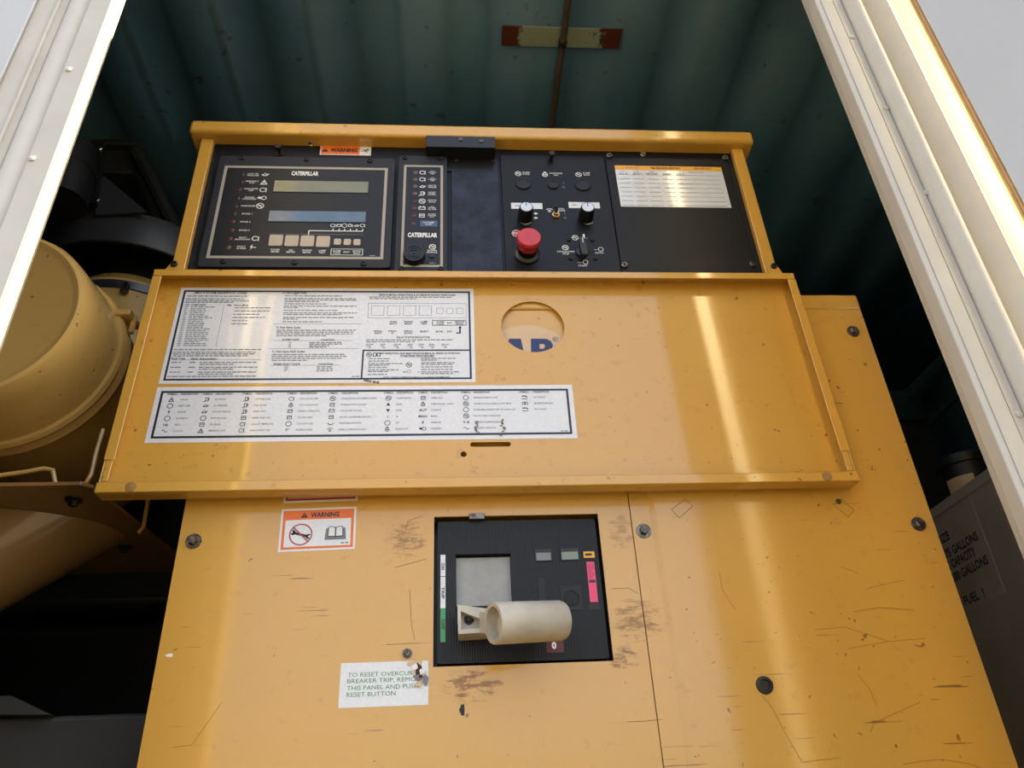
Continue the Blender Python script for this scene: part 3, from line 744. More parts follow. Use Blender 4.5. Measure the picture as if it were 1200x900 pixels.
# ---- display module
DY = FY - 0.014
x0, x1, z0, z1 = kr((257.75, 182.5), (462, 186), (232, 311), (458, 314.8), DY)
b = MB(); e = 0.006
b.plate(rrect(x0, x1, z0, z1, 0.006), [], upright(DY), 0.0, 0.0135)
dm = b.build('display_module', M_BEZ, cc, bevel=0.0015, label='charcoal display module with two screens and a row of keys')
fx0, fx1, fz0, fz1 = kr((263.75, 193.75), (454.2, 197.8), (242, 301), (449.3, 305.8), DY)
b = MB(); b.plate([(fx0, fz0), (fx1, fz0), (fx1, fz1), (fx0, fz1)], [[(fx0 + .0048, fz0 + .0048), (fx1 - .0048, fz0 + .0048), (fx1 - .0048, fz1 - .0048), (fx0 + .0048, fz1 - .0048)]], upright(DY), -0.0006, 0.0)
b.build('frame_line', M_GREY, dm)
MB().box(fx0 + .0048, fx1 - .0048, DY - 0.0003, DY + 0.0001, fz0 + .0048, fz1 - .0048).build('membrane', M_MEM, dm)
MY = DY - 0.0003
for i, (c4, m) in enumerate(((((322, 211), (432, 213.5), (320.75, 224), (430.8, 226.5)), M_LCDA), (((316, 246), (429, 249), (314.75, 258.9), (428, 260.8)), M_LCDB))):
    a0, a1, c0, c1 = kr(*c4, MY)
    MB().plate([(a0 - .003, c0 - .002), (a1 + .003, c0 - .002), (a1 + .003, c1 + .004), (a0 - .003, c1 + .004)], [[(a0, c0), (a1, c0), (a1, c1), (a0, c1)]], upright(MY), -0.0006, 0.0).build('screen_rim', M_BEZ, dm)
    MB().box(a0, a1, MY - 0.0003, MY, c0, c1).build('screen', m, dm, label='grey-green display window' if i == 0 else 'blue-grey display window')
def key(px, py, wpx, hpx, y, parent):
    cx, cz_ = K(px, py, y); k = 0.00149
    MB().plate(rrect(cx - wpx * k / 2, cx + wpx * k / 2, cz_ - hpx * k * .68, cz_ + hpx * k * .68, 0.0026), [], upright(y), -0.0012, 0).build('key', M_KEY, parent, bevel=0.0004)
for px, py in ((323.5, 282), (342, 282.5), (360.2, 282.8), (378.7, 283.4)): key(px, py, 14.2, 11.2, MY, dm)
for px, py in ((395.5, 283.7), (407, 284), (418.4, 284.3)): key(px, py, 7.4, 6.2, MY, dm)
def lamp(px, py, y, parent, m, rr=0.0042):
    cx, cz_ = K(px, py, y)
    b = MB(); b.lathe((cx, y, cz_), (0, -1, 0), [(0, rr), (0.0006, rr * .95), (0.0012, rr * .5)], 16); b.build('indicator_lamp', m, parent)
lamps = [(284, 204.3), (283.3, 213.5), (281, 222), (279, 232.5), (276.5, 241.8), (274.5, 250.8), (272.8, 259.8), (271.8, 269.8), (269.5, 280), (268, 290)]
for i, p in enumerate(lamps): lamp(*p, MY, dm, M_LEDA if i == 9 else (M_LEDR2 if i in (2, 6, 7, 8) else M_LEDR))
P = Print(upright(MY))
k = 0.00149
for i, (s_, px, py, wpx) in enumerate((('LOW OIL\nPRESSURE', 296.8, 204.7, 12.5), ('EMERGENCY\nSTOP', 295.5, 213.5, 14), ('HIGH WATER\nTEMP', 294.3, 222.3, 15), ('ENGINE\nOVERSPEED', 292.3, 232.3, 15), ('OVERCRANK', 291, 241.4, 15.5), ('SPARE 1', 289.5, 250.6, 11), ('SPARE 2', 287.7, 260, 11), ('SPARE 3', 286.3, 269.9, 11), ('FAULT\nSHUTDOWN', 284.2, 279.5, 15.5), ('FAULT\nALARM', 282.5, 290, 9.5))):
    P.text(s_, *K(px, py, MY), M_WHT, h=0.0029, w=wpx * k, bold=0.012)
for kind, px, py in (('oil', 310.8, 204.5), ('tri', 309.5, 213.8), ('temp', 308.5, 222.6), ('hand', 307, 232), ('no', 304.8, 241.3), ('temp', 299.5, 279.5), ('bolt', 294.5, 289.7)):
    pic(P, kind, *K(px, py, MY), 0.0062, M_WHT)
P.words(*[K(297, 289.7, MY)[0], K(301.5, 289.7, MY)[0]], K(299, 290, MY)[1], 0.0016, M_WHT, random.Random(1))
P.text('CATERPILLAR', *K(357.5, 203.4, MY), M_WHT, h=0.0088, w=30 * k, bold=0.045)
for s_, px, py, wpx in (('POWER\nMETER', 322.5, 293.8, 9.5), ('AC\nMETER', 341, 294.2, 9), ('ENGINE\nMETER', 359.7, 294.6, 9.8), ('LAMP\nTEST', 377.7, 295, 7.5), ('ALARM\nCODES', 394.5, 295.3, 8.2), ('EXIT', 406.3, 295.5, 6.5), ('SERVICE\nMODE', 418, 295.7, 8.6)):
    P.text(s_, *K(px, py, MY), M_WHT, h=0.0031, w=wpx * k, bold=0.014)
a0, c1 = K(388, 291.6, MY); a1, c0 = K(425, 299.3, MY); P.frame(a0, a1, c0, c1, 0.0009, M_WHT)
a0, zt = K(362, 270.4, MY); a1, _ = K(425, 271.3, MY); zb = K(362, 275.5, MY)[1]
P.rect(a0, a1, zt - 0.0008, zt + 0.0008, M_WHT); P.rect(a0 - .0008, a0 + .0008, zb, zt, M_WHT)
for j, px in enumerate((390.2, 397.3, 403.6, 410.5, 417.8, 425)):
    xx = K(px, 271, MY)[0]; P.rect(xx - .0007, xx + .0007, zt, zt + 0.0048, M_WHT)
    pic(P, ('temp', 'bat', 'circ', 'eng', 'oil', 'temp')[j], *K(px, 264.4, MY), 0.0044, M_WHT)
P.words(K(433, 299, MY)[0], K(441, 299.5, MY)[0], K(437, 299.6, MY)[1], 0.0012, M_DIM, random.Random(2))
a0, c1 = K(315, 274, MY); a1, c0 = K(425, 289, MY); P.rect(a0, a1, c1 - .0004, c1, M_DIM)
P.build('legend', None, dm, smooth=False)['kind'] = 'stuff'
for p in ((284, 185.3), (359, 187), (433.5, 188.7), (262, 306.5), (345, 307.8), (426, 309.3)):
    a, c = K(*p, DY); socket_screw((a, DY, c), dm)

# ---- alarm module
x0, x1, z0, z1 = kr((467.2, 182.5), (524.2, 183.3), (463, 318), (523.5, 318.5), DY + .004)
AY = DY + 0.004
am = MB().plate(rrect(x0, x1, z0, z1, 0.005), [], upright(AY), 0.0, 0.0095).build('alarm_module', M_BEZ, cc, bevel=0.0015, label='narrow charcoal alarm module with a horn')
fx0, fx1, fz0, fz1 = kr((473.2, 193.3), (518.5, 194.5), (469.5, 313.2), (519.8, 312.8), AY)
MB().plate([(fx0, fz0), (fx1, fz0), (fx1, fz1), (fx0, fz1)], [[(fx0 + .0042, fz0 + .0042), (fx1 - .0042, fz0 + .0042), (fx1 - .0042, fz1 - .0042), (fx0 + .0042, fz1 - .0042)]], upright(AY), -0.0006, 0).build('frame_line', M_GREY, am)
MB().box(fx0 + .0042, fx1 - .0042, AY - .0003, AY + .0001, fz0 + .0042, fz1 - .0042).build('membrane', M_MEM, am)
MY2 = AY - 0.0003
P = Print(upright(MY2))
rows = ((487, 202.3), (487, 210.3), (486.7, 218.5), (486.4, 226.8), (486, 235.8), (485.7, 244), (485.4, 252.7), (484.8, 262))
for i, p in enumerate(rows):
    lamp(*p, MY2, am, M_LEDA if i < 4 else (M_LEDR2 if i > 4 else M_LEDR), 0.004)
    if i < 7:
        pic(P, ('temp', 'temp', 'oil', 'fuel', 'no', 'bat', 'box')[i], *K(495.3 - .15 * i, p[1], MY2), 0.0056, M_WHT)
        s_ = ('HIGH\nCOOLANT\nTEMP', 'LOW\nCOOLANT\nTEMP', 'LOW OIL\nPRESSURE', 'LOW\nFUEL\nLEVEL', 'NOT IN\nAUTO', 'LOW\nBATTERY\nVOLTAGE', 'BATTERY\nCHARGER\nMALF')[i]
        P.text(s_, *K(506.8 - .1 * i, p[1], MY2), M_WHT, h=0.0022 if s_.count('\n') == 2 else 0.003, w=0.014, bold=0.012)
a0, c1 = K(492.5, 258.4, MY2); a1, c0 = K(512.5, 265.6, MY2)
P.rect(a0, a1, c0, c1, M_BLUE, 1); P.text('CUSTOMER\nALARM', (a0 + a1) / 2, (c0 + c1) / 2, M_WHT, h=0.0028, w=0.018, bold=0.012, layer=2)
P.text('CATERPILLAR', *K(495.2, 275.5, MY2), M_WHT, h=0.0088, w=32 * k, bold=0.045)
pic(P, 'no', *K(506.8, 289.3, MY2), 0.0056, M_WHT); P.text('ALARM\nSILENCE', *K(506.3, 294.6, MY2), M_WHT, h=0.003, w=0.017, bold=0.01)
P.words(K(503.5, 308, MY2)[0], K(510.5, 308, MY2)[0], K(507, 308.3, MY2)[1], 0.0012, M_DIM, random.Random(9))
P.build('legend', None, am, smooth=False)['kind'] = 'stuff'
a, c = K(506, 300.5, MY2); b = MB(); b.lathe((a, MY2, c), (0, -1, 0), [(0, .0038), (.002, .0036), (.0026, .002)], 16); b.build('push_button', M_BLACKP, am)
a, c = K(485, 296.0, MY2 - 0.012)
b = MB(); R0 = 0.0172
b.lathe((a, MY2, c), (0, -1, 0), [(0, R0 * 1.02), (0.009, R0), (0.012, R0 * .94), (0.0122, R0 * .8), (0.0112, R0 * .78), (0.0112, R0 * .68), (0.0122, R0 * .66), (0.0122, R0 * .56), (0.0112, R0 * .54), (0.0112, R0 * .45), (0.0122, R0 * .43), (0.0122, R0 * .33), (0.011, R0 * .3), (0.011, R0 * .18), (0.0122, R0 * .15)], 36)
b.build('alarm_horn', M_BLACKP, am, label='round black alarm horn with concentric rings')
for p in ((474.5, 185), (515.6, 186), (470.5, 315), (516.5, 315.3)):
    a, c = K(*p, AY); socket_screw((a, AY, c), am, 0.0042)

# ---- blank plate, switch plate, service plate
xa0, xa1 = K(528.5, 187, FY)[0], K(583.2, 187, FY)[0]
bz = 0.76
bp_ = MB().box(xa0, xa1, FY - .0025, FY - .0002, bz, K(540, 187, FY)[1]).build('blank_plate', M_BLKD, cc, bevel=0.001, label='dusty blank black plate')
socket_screw((K(535, 189.5, FY)[0], FY - .0025, K(535, 189.5, FY)[1]), bp_, 0.0038); socket_screw((K(578, 191, FY)[0], FY - .0025, K(578, 191, FY)[1]), bp_, 0.0038)
SY = FY - 0.004
xs0, xs1, zs1 = K(585.9, 182, SY)[0], K(707.8, 183, SY)[0], K(640, 182, SY)[1]
sp = MB().box(xs0, xs1, SY, FY - .0002, bz, zs1).build('switch_plate', M_BLK, cc, bevel=0.001, label='black switch plate with knobs and red stop button')
xv0, xv1 = K(708.6, 183, SY)[0], KX1 - SW - 0.009
vp = MB().box(xv0, xv1, SY, FY - .0002, bz, K(780, 185.5, SY)[1]).build('service_plate', M_BLK, cc, bevel=0.001, label='plain black plate carrying the service card')
a0, a1, c0, c1 = kr((720.25, 194), (845.5, 196.25), (727.5, 242.75), (856.5, 243), SY)
def d_pm(P, x0, x1, z0, z1):
    H = z1 - z0; W = x1 - x0
    P.rect(x0, x1, z1 - 0.0105, z1, M_PMY, 1)
    P.text('PM SERVICE HISTORY', x0 + W * .475, z1 - .0053, M_INK, h=0.0048, w=W * .28, bold=0.03, layer=2)
    P.text('(601) 649-1412', x0 + W * .82, z1 - .0053, M_INK, h=0.004, w=W * .16, bold=0.02, layer=2)
    P.words(x0 + W * .10, x0 + W * .18, z1 - .0053, 0.0014, M_INKG, random.Random(8), 2); P.ring(x0 + W * .205, z1 - .0053, 0.0034, 0.0026, M_INKG, 2, n=12)
    cols = ((.02, .12), (.15, .25), (.28, .39), (.42, .52), (.55, .96))
    for (u, v), hd in zip(cols, ('PM', 'HRS', 'DATE', 'BY', 'SERVICE DUE NEXT')):
        P.text(hd, x0 + W * (u + v) / 2, z1 - .0145, M_INK, h=0.0024, layer=2)
    for (u, s_, wd) in ((.07, 'Pm 2', .07), (.20, '2,611', .07), (.335, '05/17/24', .10), (.475, 'B&PS', .07), (.60, 'Pm 2', .07)):
        P.text(s_, x0 + W * u, z1 - .0195, M_INK, h=0.0036, w=W * wd, layer=2, bold=0.004, skew=.25)
    for j in range(8):
        zz = z1 - .0225 - j * (H - .0255) / 7
        for u, v in cols: P.rect(x0 + W * u, x0 + W * v, zz - .00035, zz + .00035, M_INKG, 2)
sticker('service_card', upright(SY), a0, a1, c0, c1, vp, d_pm, label='white service history card with an orange header')
for p in ((713.8, 183.3), (849.5, 186), (731.5, 311.6), (881.7, 310.2)):
    a, c = K(*p, SY); bolt_head('screw', (a, SY, c), 0.0055, 0.0045, M_STEEL, vp, hexed=False, socket=True)
# switch plate fittings
P = Print(upright(SY))
def ST(s_, px, py, wpx, h=0.0033): P.text(s_, *K(px, py, SY), M_WHT, h=h, w=wpx * k, bold=0.012)
ST('PUMP\nSTOP', 616.8, 203.3, 8.6); ST('STARTING\nAID', 651.3, 204.2, 15); ST('PUMP\nRUN', 687.5, 204, 8.6)
pic(P, 'no', *K(607.3, 203.6, SY), 0.0056, M_WHT); pic(P, 'lock', *K(638.6, 204.2, SY), 0.0068, M_WHT); pic(P, 'no', *K(678, 204.7, SY), 0.0056, M_WHT)
for s_, px, py in (('I', 660.2, 214.5), ('O', 660.4, 219.5), ('I', 662, 250.5), ('O', 662.3, 255.5)): P.text(s_, *K(px, py, SY), M_DIM, h=0.0042)
ST('PANEL\nLIGHTS', 656.8, 246, 10.5); pic(P, 'arc', *K(643.8, 246.2, SY), 0.0058, M_WHT)
for px in (616.3, 688.5): 
    a, c = K(px, 261.5, SY); P.ring(a, c + .008, .0115, .0097, M_WHT, 1, n=14, a0=pi + .6, a1=2 * pi - .6); P.rect(a - .008, a + .008, c - .0012, c + .0002, M_WHT)
for py in (250.3, 255.5):
    a, c = K(627.8, py, SY); P.poly([(a - .004, c), (a, c - .0026), (a + .004, c), (a, c + .0026)], M_WHT)
pic(P, 'no', *K(674, 278.7, SY), 0.0055, M_WHT); pic(P, 'no', *K(662.5, 290.2, SY), 0.0055, M_WHT); ST('COOLDOWN\nSTOP', 663, 296.2, 19, 0.0035)
pic(P, 'circ', *K(704, 292.2, SY), 0.0046, M_WHT); ST('AUTO', 702.2, 296.4, 9.5, 0.0035); P.text('AUT', *K(698.5, 292.6, SY), M_WHT, h=.0022)
pic(P, 'circ', *K(686, 307.3, SY), 0.0046, M_WHT); ST('START', 683.2, 311.4, 10.5, 0.0035); P.text('MAN', *K(679, 307.8, SY), M_WHT, h=.0022)
for px, py in ((679.8, 279.2), (688, 279.4)): pic(P, 'up', *K(px, py, SY), 0.0018, M_DIM)
P.rect(K(682.8, 275, SY)[0], K(685, 275, SY)[0], K(684, 279.5, SY)[1], K(684, 274.3, SY)[1], M_WHT)
P.build('legend', None, sp, smooth=False)['kind'] = 'stuff'
for i, (c4, ) in enumerate(((((599, 237.9), (635.5, 238), (599, 244.8), (635.6, 244.9)),), (((666.3, 237.1), (702.5, 237.3), (666.4, 243.9), (703, 244.2)),))):
    a0, a1, c0, c1 = kr(*c4, SY)
    def d_lab(P, x0, x1, z0, z1): P.words(x0 + .006, x0 + .017, (z0 + z1) / 2, 0.0018, M_INKG, random.Random(6), 1)
    sticker('name_tag', upright(SY), a0, a1, c0, c1, sp, d_lab)
def plug(px, py, rr):
    a, c = K(px, py, SY); b = MB()
    b.lathe((a, SY, c), (0, -1, 0), [(0, rr), (.0022, rr), (.003, rr * .92), (.003, rr * .75), (.002, rr * .7), (.002, 0.0005)], 30, cap1=True); b.build('hole_plug', M_BEZ, sp)
plug(613, 215.6, .0135); plug(648.3, 217, .0098); plug(683, 217, .0140)
def knob(px, py, capm):
    y1 = SY - 0.029
    a, c = K(px, py, y1); b = MB()
    b.lathe((a, SY, c), (0, -1, 0), [(0, .0105), (.004, .0105), (.005, .0125), (.026, .0112), (.029, .0104)], 28)
    o = b.build('knob', M_BLACKP, sp, label='black control knob with a bright cap')
    return o, a, c, y1
M_CAP = mat('knob_cap', srgb(206, 212, 222), rough=0.28, metal=0.2)
for px, py in ((616.8, 242.3), (689, 242.6)):
    a, c = K(px, py, SY - 0.029); y1 = SY - 0.029; b = MB()
    b.use(M_BLACKP).lathe((a, SY, c), (0, -1, 0), [(0, .0105), (.004, .0105), (.005, .0128), (.027, .0115), (.029, .0108)], 28)
    b.use(M_CAP).lathe((a, y1, c), (0, -1, 0), [(0, .0098), (.0006, .0094)], 28)
    b.use(M_BLACKP).box(a - .0007, a + .0007, y1 - .0010, y1 - .0004, c + .0015, c + .0085)
    b.build('knob', None, sp, label='black control knob with a bright cap')
# toggle switch
a, c = K(651.5, 252.2, SY); b = MB()
b.use(M_BRASS).lathe((a, SY, c), (0, -1, 0), [(0, .0068), (.0025, .0068), (.003, .006)], 20).lathe((a, SY - .003, c), (0, -1, 0), [(0, .0045), (.004, .0042)], 18)
b.use(M_BLACKP).lathe((a, SY - .006, c), (0, -.75, .66), [(0, .0022), (.010, .0030), (.012, .0018)], 14)
b.build('toggle_switch', None, sp)
# emergency stop
a, c = K(620.2, 277.6, SY - 0.042); b = MB()
b.use(M_BLACKP).lathe((a, SY, c), (0, -1, 0), [(0, .0205), (.004, .0205), (.006, .0175), (.007, .0155), (.020, .0155)], 36)
b.use(M_RED).lathe((a, SY - .020, c), (0, -1, 0), [(0, .0160), (.008, .0162), (.0135, .0188), (.0155, .0196), (.0195, .0196), (.0225, .0180), (.0232, .0150), (.0225, .010), (.0222, .0005)], 40)
b.build('stop_button', None, sp, label='red mushroom emergency stop button')
a, c = K(605, 273.6, SY); b = Print(upright(SY)); b.poly(circ(a, c, .0082, n=8), M_SRED, 1); b.ring(a, c, .0076, .0068, M_WHT, 2, n=8); b.text('STOP', a, c, M_WHT, h=.0046, w=.0118, bold=.02, layer=2)
b.build('stop_sign', None, sp, smooth=False, label='small red octagonal stop sign')
# selector
a, c = K(683.3, 289.6, SY - 0.012); b = MB()
b.lathe((a, SY, c), (0, -1, 0), [(0, .0115), (.003, .011), (.004, .009)], 24)
b.plate([(a - .0035, c - .0175), (a + .0035, c - .0175), (a + .0052, c), (a + .0028, c + .0185), (a - .0028, c + .0185), (a - .0052, c)], [], upright(SY), -.016, -.003)
b.use(M_BLACKP); b.mi = [0] * len(b.mi); b.mats = [M_BLACKP, M_WHT]; b.cur = 1
b.box(a - .0007, a + .0007, SY - .0166, SY - .0158, c + .006, c + .018)
b.build('selector_switch', None, sp, bevel=.0008, label='black bar-shaped selector switch')
for p in ((666.5, 281), (694.5, 281.5), (668.5, 303), (697.7, 303)):
    a, c = K(*p, SY); socket_screw((a, SY, c), sp, 0.0034, M_BLACKP)

# ---- cabinet furniture: warning label, studs, latch bracket
def d_wl(P, x0, x1, z0, z1):
    e = .0018; xm = x0 + (x1 - x0) * .775
    P.rect(x0 + e, xm, z0 + e, z1 - e, M_ORG, 1)
    P.text('WARNING', x0 + (xm - x0) * .60, (z0 + z1) / 2, M_INK, h=.0085, w=(xm - x0) * .68, bold=.05, layer=2)
    xt = x0 + (xm - x0) * .13; zm = (z0 + z1) / 2
    P.poly([(xt - .0055, zm - .0042), (xt + .0055, zm - .0042), (xt, zm + .0042)], M_INK, 2); P.rect(xt - .0005, xt + .0005, zm - .0025, zm + .0012, M_ORG, 3)
    xc = (xm + x1) / 2 
    P.line((xc - .006, zm - .003), (xc + .006, zm + .004), .0012, M_INK, 2); P.line((xc - .005, zm + .004), (xc + .004, zm - .005), .0012, M_INK, 2); P.ring(xc + .003, zm + .001, .0028, .0018, M_INK, 2, n=10)
a0, a1, c0, c1 = kr((375.5, 170.2), (435, 172), (375, 181), (434.7, 182.8), FY)
sticker('warning_label', upright(FY), a0, a1, c0, c1, cc, d_wl, label='small orange warning label under the hood')
def stud(px, py, m, rr, L, nm='stud'):
    a, c = K(px, py, FY - L); b = MB()
    b.lathe((a, FY, c), (0, -1, 0), [(0, rr * .55), (L - rr, rr * .55), (L - rr, rr), (L, rr * .9)], 16)
    b.lathe((a, FY, c), (0, -1, 0), [(0, rr * 1.15), (.002, rr * 1.1)], 16); b.build(nm, m, cc)
stud(325.5, 170.5, M_DKB, .0060, .018); stud(363.5, 164.8, M_BRIGHT, .0048, .010, 'bolt'); stud(754, 179, M_BRIGHT, .0048, .005, 'bolt'); stud(646.8, 179, M_DKB, .0058, .018)
lx0, lx1 = at(499.5, 160, -.017).x, at(580, 162, -.017).x
lz1, lz0 = at(540, 160, -.017).z, at(540, 173.5, -.017).z
lb = MB().box(lx0, lx1, -.018, -.0156, lz0, lz1).box(lx0, lx1, -.018, FY - .0005, lz0, lz0 + .002).box(lx0, lx1, FY - .003, FY - .0005, lz0 - .028, lz0 + .002).build('latch_bracket', M_BLACKP, cc, bevel=.0006, label='black steel latch bracket screwed to the hood')
for px, py in ((540, 163.5), (564, 165.5)):
    a, c = K(px, py, -.018); bolt_head('screw', (a, -.018, c), .0038, .002, M_STEEL, lb, hexed=False, socket=True)

# ---- fold-down cover
LX0, LX1, LZ0, LZ1, LIP = -0.4385, 0.5405, 0.3985, 0.7605, 0.0125
hc = atl(624.5, 382.3); hr = 0.0475
sa, sb = atl(551, 522), atl(598.5, 519.5); sz = (sa.z + sb.z) / 2
slot = rrect(sa.x, sb.x, sz - .0036, sz + .0036, .0035)
rh = atl(543.3, 532.3)
b = MB()
b.plate([(LX0, LZ0), (LX1, LZ0), (LX1, LZ1), (LX0, LZ1)], [circ(hc.x, hc.z, hr, n=56), slot, circ(rh.x, rh.z, .0042, n=18)], on_lid(PAN), 0, .0015)
def lid_box(x0, x1, z0, z1, o0, o1):
    v = [(x, lid_y(z, o), z) for x in (x0, x1) for o in (o0, o1) for z in (z0, z1)]
    b.add(v, [(0, 1, 3, 2), (4, 6, 7, 5), (0, 4, 5, 1), (2, 3, 7, 6), (0, 2, 6, 4), (1, 5, 7, 3)])
T = .002
cover = b.build('cover', M_LID, cc, label='fold-down yellow cover hanging open with decals inside')
def lid_part(name, boxes, bevel=.0012):
    global b
    b = MB()
    for bx in boxes: lid_box(*bx)
    return b.build(name, M_LID, cover, bevel=bevel)
NZ = 0.444
M_BUMP = mat('rubber_bumper_tan', srgb(150, 112, 60), rough=0.6)
lid_part('top_rim', [(LX0, LX1, LZ1 - T, LZ1, 0, PAN), (LX0 + .0005, LX1 - .0005, LZ1 - LIP, LZ1 - .0002, 0, T)])
lid_part('side_rim', [(LX0, LX0 + T, LZ0 + .004, LZ1 - T, T, PAN), (LX0, LX0 + LIP + .001, NZ, LZ1 - LIP - .0004, 0, T)])
lid_part('side_rim', [(LX1 - T, LX1, LZ0 + .004, LZ1 - T, T, PAN), (LX1 - LIP - .001, LX1, NZ, LZ1 - LIP - .0004, 0, T)])
lid_part('rim_corner', [(LX0 + .0035, LX0 + LIP - .001, LZ0 + .016, NZ - .0008, .001, .003)])
lid_part('rim_corner', [(LX1 - LIP + .001, LX1 - .0035, LZ0 + .016, NZ - .0008, .001, .003)])
lid_part('bottom_rim', [(LX0 - .001, LX1 + .001, LZ0, LZ0 + .0145, -.0005, .0045), (LX0 - .001, LX1 + .001, LZ0, LZ0 + .0028, .0045, PAN)], bevel=.0022)
for px, py in ((153.5, 571), (969, 558.5)):
    q = atl(px, py, 0); b = MB(); b.lathe((q.x, lid_y(q.z, -.0005), q.z), (0, -1, 0), [(0, .0068), (.0008, .0066), (.0012, .0055)], 22); b.build('rubber_bumper', M_BUMP, cover)
for sx, px, py in ((-1, 204.5, 310), (1, 906.5, 312.5)):
    q = at(px, py, -.006); xo = LX0 if sx < 0 else LX1
    b = MB(); b.hexa([(xo + sx * 0, -.0055, LZ1 - .006), (xo + sx * 0, -.0235, LZ1 - .006), (xo - sx * .002, -.0235, LZ1 - .006), (xo - sx * .002, -.0055, LZ1 - .006)],
                     [(xo, -.0015, LZ1 + .002), (xo, -.020, LZ1 + .002), (xo - sx * .002, -.020, LZ1 + .002), (xo - sx * .002, -.0015, LZ1 + .002)])
    pts = [(xo, LZ1 - .001), (xo, LZ1 + .003), (q.x + sx * .004, q.z + .007), (q.x - sx * .008, q.z + .006), (q.x - sx * .012, LZ1 - .001)]
    b.plate(pts if sx > 0 else pts, [], upright(-.0062), 0, .003)
    b.build('hinge_ear', M_LID, cover)
    bolt_head('hinge_bolt', (q.x, -.0062, q.z), .0052, .004, M_DKB, cover, hexed=False, socket=True)

# ---- the two big decals on the cover
a, b1, c, d1 = atl(213, 336), atl(555, 340), atl(186, 449), atl(557, 449)
X0, X1, Z0, Z1 = (a.x + c.x) / 2, (b1.x + d1.x) / 2, (c.z + d1.z) / 2, (a.z + b1.z) / 2
rn = random.Random(11)
LX = lambda px, py=395: atl(px, py).x
LZ = lambda px, py: atl(px, py).z
def d_diag(P, x0, x1, z0, z1):
    e = .0052
    P.frame(x0 + e, x1 - e, z0 + e, z1 - e, .0029, M_INK, 1)
    def T_(s_, px, py, wpx, hpx=2.6, m=M_INK, bold=.02, align='C'):
        q = atl(px, py); P.text(s_, q.x, q.z, m, h=hpx * .00165, w=wpx * .00127, bold=bold, layer=1, align=align)
    def para(pxl, py, pxr, n, dy, last=1.0, h=.0016, m=M_INKG):
        for i in range(n):
            q = atl(pxl, py + i * dy); q2 = atl(pxr, py + i * dy)
            x2 = q.x + (q2.x - q.x) * (last if i == n - 1 else rn.uniform(.9, 1.0))
            P.words(q.x, x2, q.z, h, m, rn, 1)
    def rule(px, py, px2, w=.0005):
        q, q2 = atl(px, py), atl(px2, py); P.rect(q.x, q2.x, q.z - w / 2, q.z + w / 2, M_INKG, 1)
    T_('EMCP II SYSTEM DIAGNOSTIC CODES', 259, 343.4, 60, 2.4)
    para(220, 347.2, 292, 1, 2); para(218, 350.5, 292, 2, 2.3); para(216.5, 354.5, 280, 1, 2, .9)
    T_('CID', 219.5, 357.6, 5, 1.9); T_('COMPONENT', 233, 357.6, 17, 1.9)
    for i in range(22):
        py = 360 + i * 2.15; dx = -i * .43
        para(216.5 + dx, py, 220.5 + dx, 1, 2, h=.0013); para(224 + dx, py, 224 + dx + rn.uniform(16, 30), 1, 2, h=.0014)
    q, q2 = atl(263, 356.5), atl(252.5, 406.5); P.line((q.x, q.z), (q.x, q2.z), .0005, M_INKG, 1)
    T_('FMI   Failure Mode', 279, 358, 24, 1.9)
    for i, wd in enumerate((44, 42, 32, 38, 18, 19)): para(268.5 - i * .7, 361 + i * 3.75, 270 - i * .7, 1, 1); para(275 - i * .8, 361 + i * 3.75, 275 - i * .8 + wd, 1, 1)
    para(204, 410, 306, 1, 2); para(203, 413.2, 307, 3, 2.1, .85)
    T_('Fault Type', 209, 420.7, 15, 2.2); T_('Alarm', 228, 420.7, 8, 2.2); T_('Annunciation', 244, 420.7, 19, 2.2); rule(201.5, 422, 306)
    for i in range(3):
        y = 425 + i * 5.7; para(201 - i, y, 214 - i * 1.5, 1, 1); para(222 - i, y, 231 - i, 1, 1); para(234 - i, y, 303 - i, 2, 2.3, .6)
    para(196.5, 441.5, 302, 1, 1)
    T_('To View Logged Faults:', 345, 343.8, 29, 2.2)
    for i, (y, n, l) in enumerate(((347, 1, .75), (350, 3, .45), (356.3, 1, .55), (359, 2, .2), (364, 1, .7), (367, 2, .75), (372.3, 2, .2), (377.3, 1, .5))):
        para(331 - i * .35, y, 332 - i * .3, 1, 1); para(334 - i * .4, y, 423, n, 1.9, l)
    rule(321, 379.7, 424)
    T_('To View Alarm Codes:', 338, 384, 28, 2.2); para(324, 387.3, 421, 4, 2.15, .6)
    T_('ALARM CODE', 340.5, 398.3, 19, 2); T_('CONDITION', 384, 398.7, 15.5, 2); rule(321, 399.4, 413)
    for i in range(4): para(338.5 - i * .2, 401.7 + i * 1.8, 341.5 - i * .2, 1, 1, h=.0012); para(362.5, 401.7 + i * 1.8, 362.5 + (40, 40, 24, 20)[i], 1, 1)
    rule(316, 408.8, 421)
    T_('To View Spare Fault Codes:', 338, 412.5, 37, 2.2); para(318.5, 415.7, 410, 4, 2.3, .45)
    T_('SPARE FAULT CODE', 336, 427, 29, 2); T_('CONDITION', 381.5, 427, 16, 2); rule(316.5, 428.4, 398)
    for i in range(3): para(333, 430.2 + i * 2.3, 338, 1, 1, h=.0013); para(371, 430.2 + i * 2.3, 390, 1, 1)
    para(412, 441.5, 421.5, 1, 1)
    T_('SERVICE MODE OPERATIONS & ALTERNATE KEYPAD FUNCTIONS', 489, 346, 91, 2.1); para(433, 348.3, 541, 2, 2, .5)
    def fr(pxa, pya, pxb, pyb, w=.0005, m=M_INKG):
        q, q2 = atl(pxa, pya), atl(pxb, pyb); P.frame(q.x, q2.x, q2.z, q.z, w, m, 1)
    fr(432, 355.5, 546.5, 373.2)
    for px in (442.6, 461.4, 480, 498.4): fr(px - 7.2, 358.4, px + 7.2, 370)
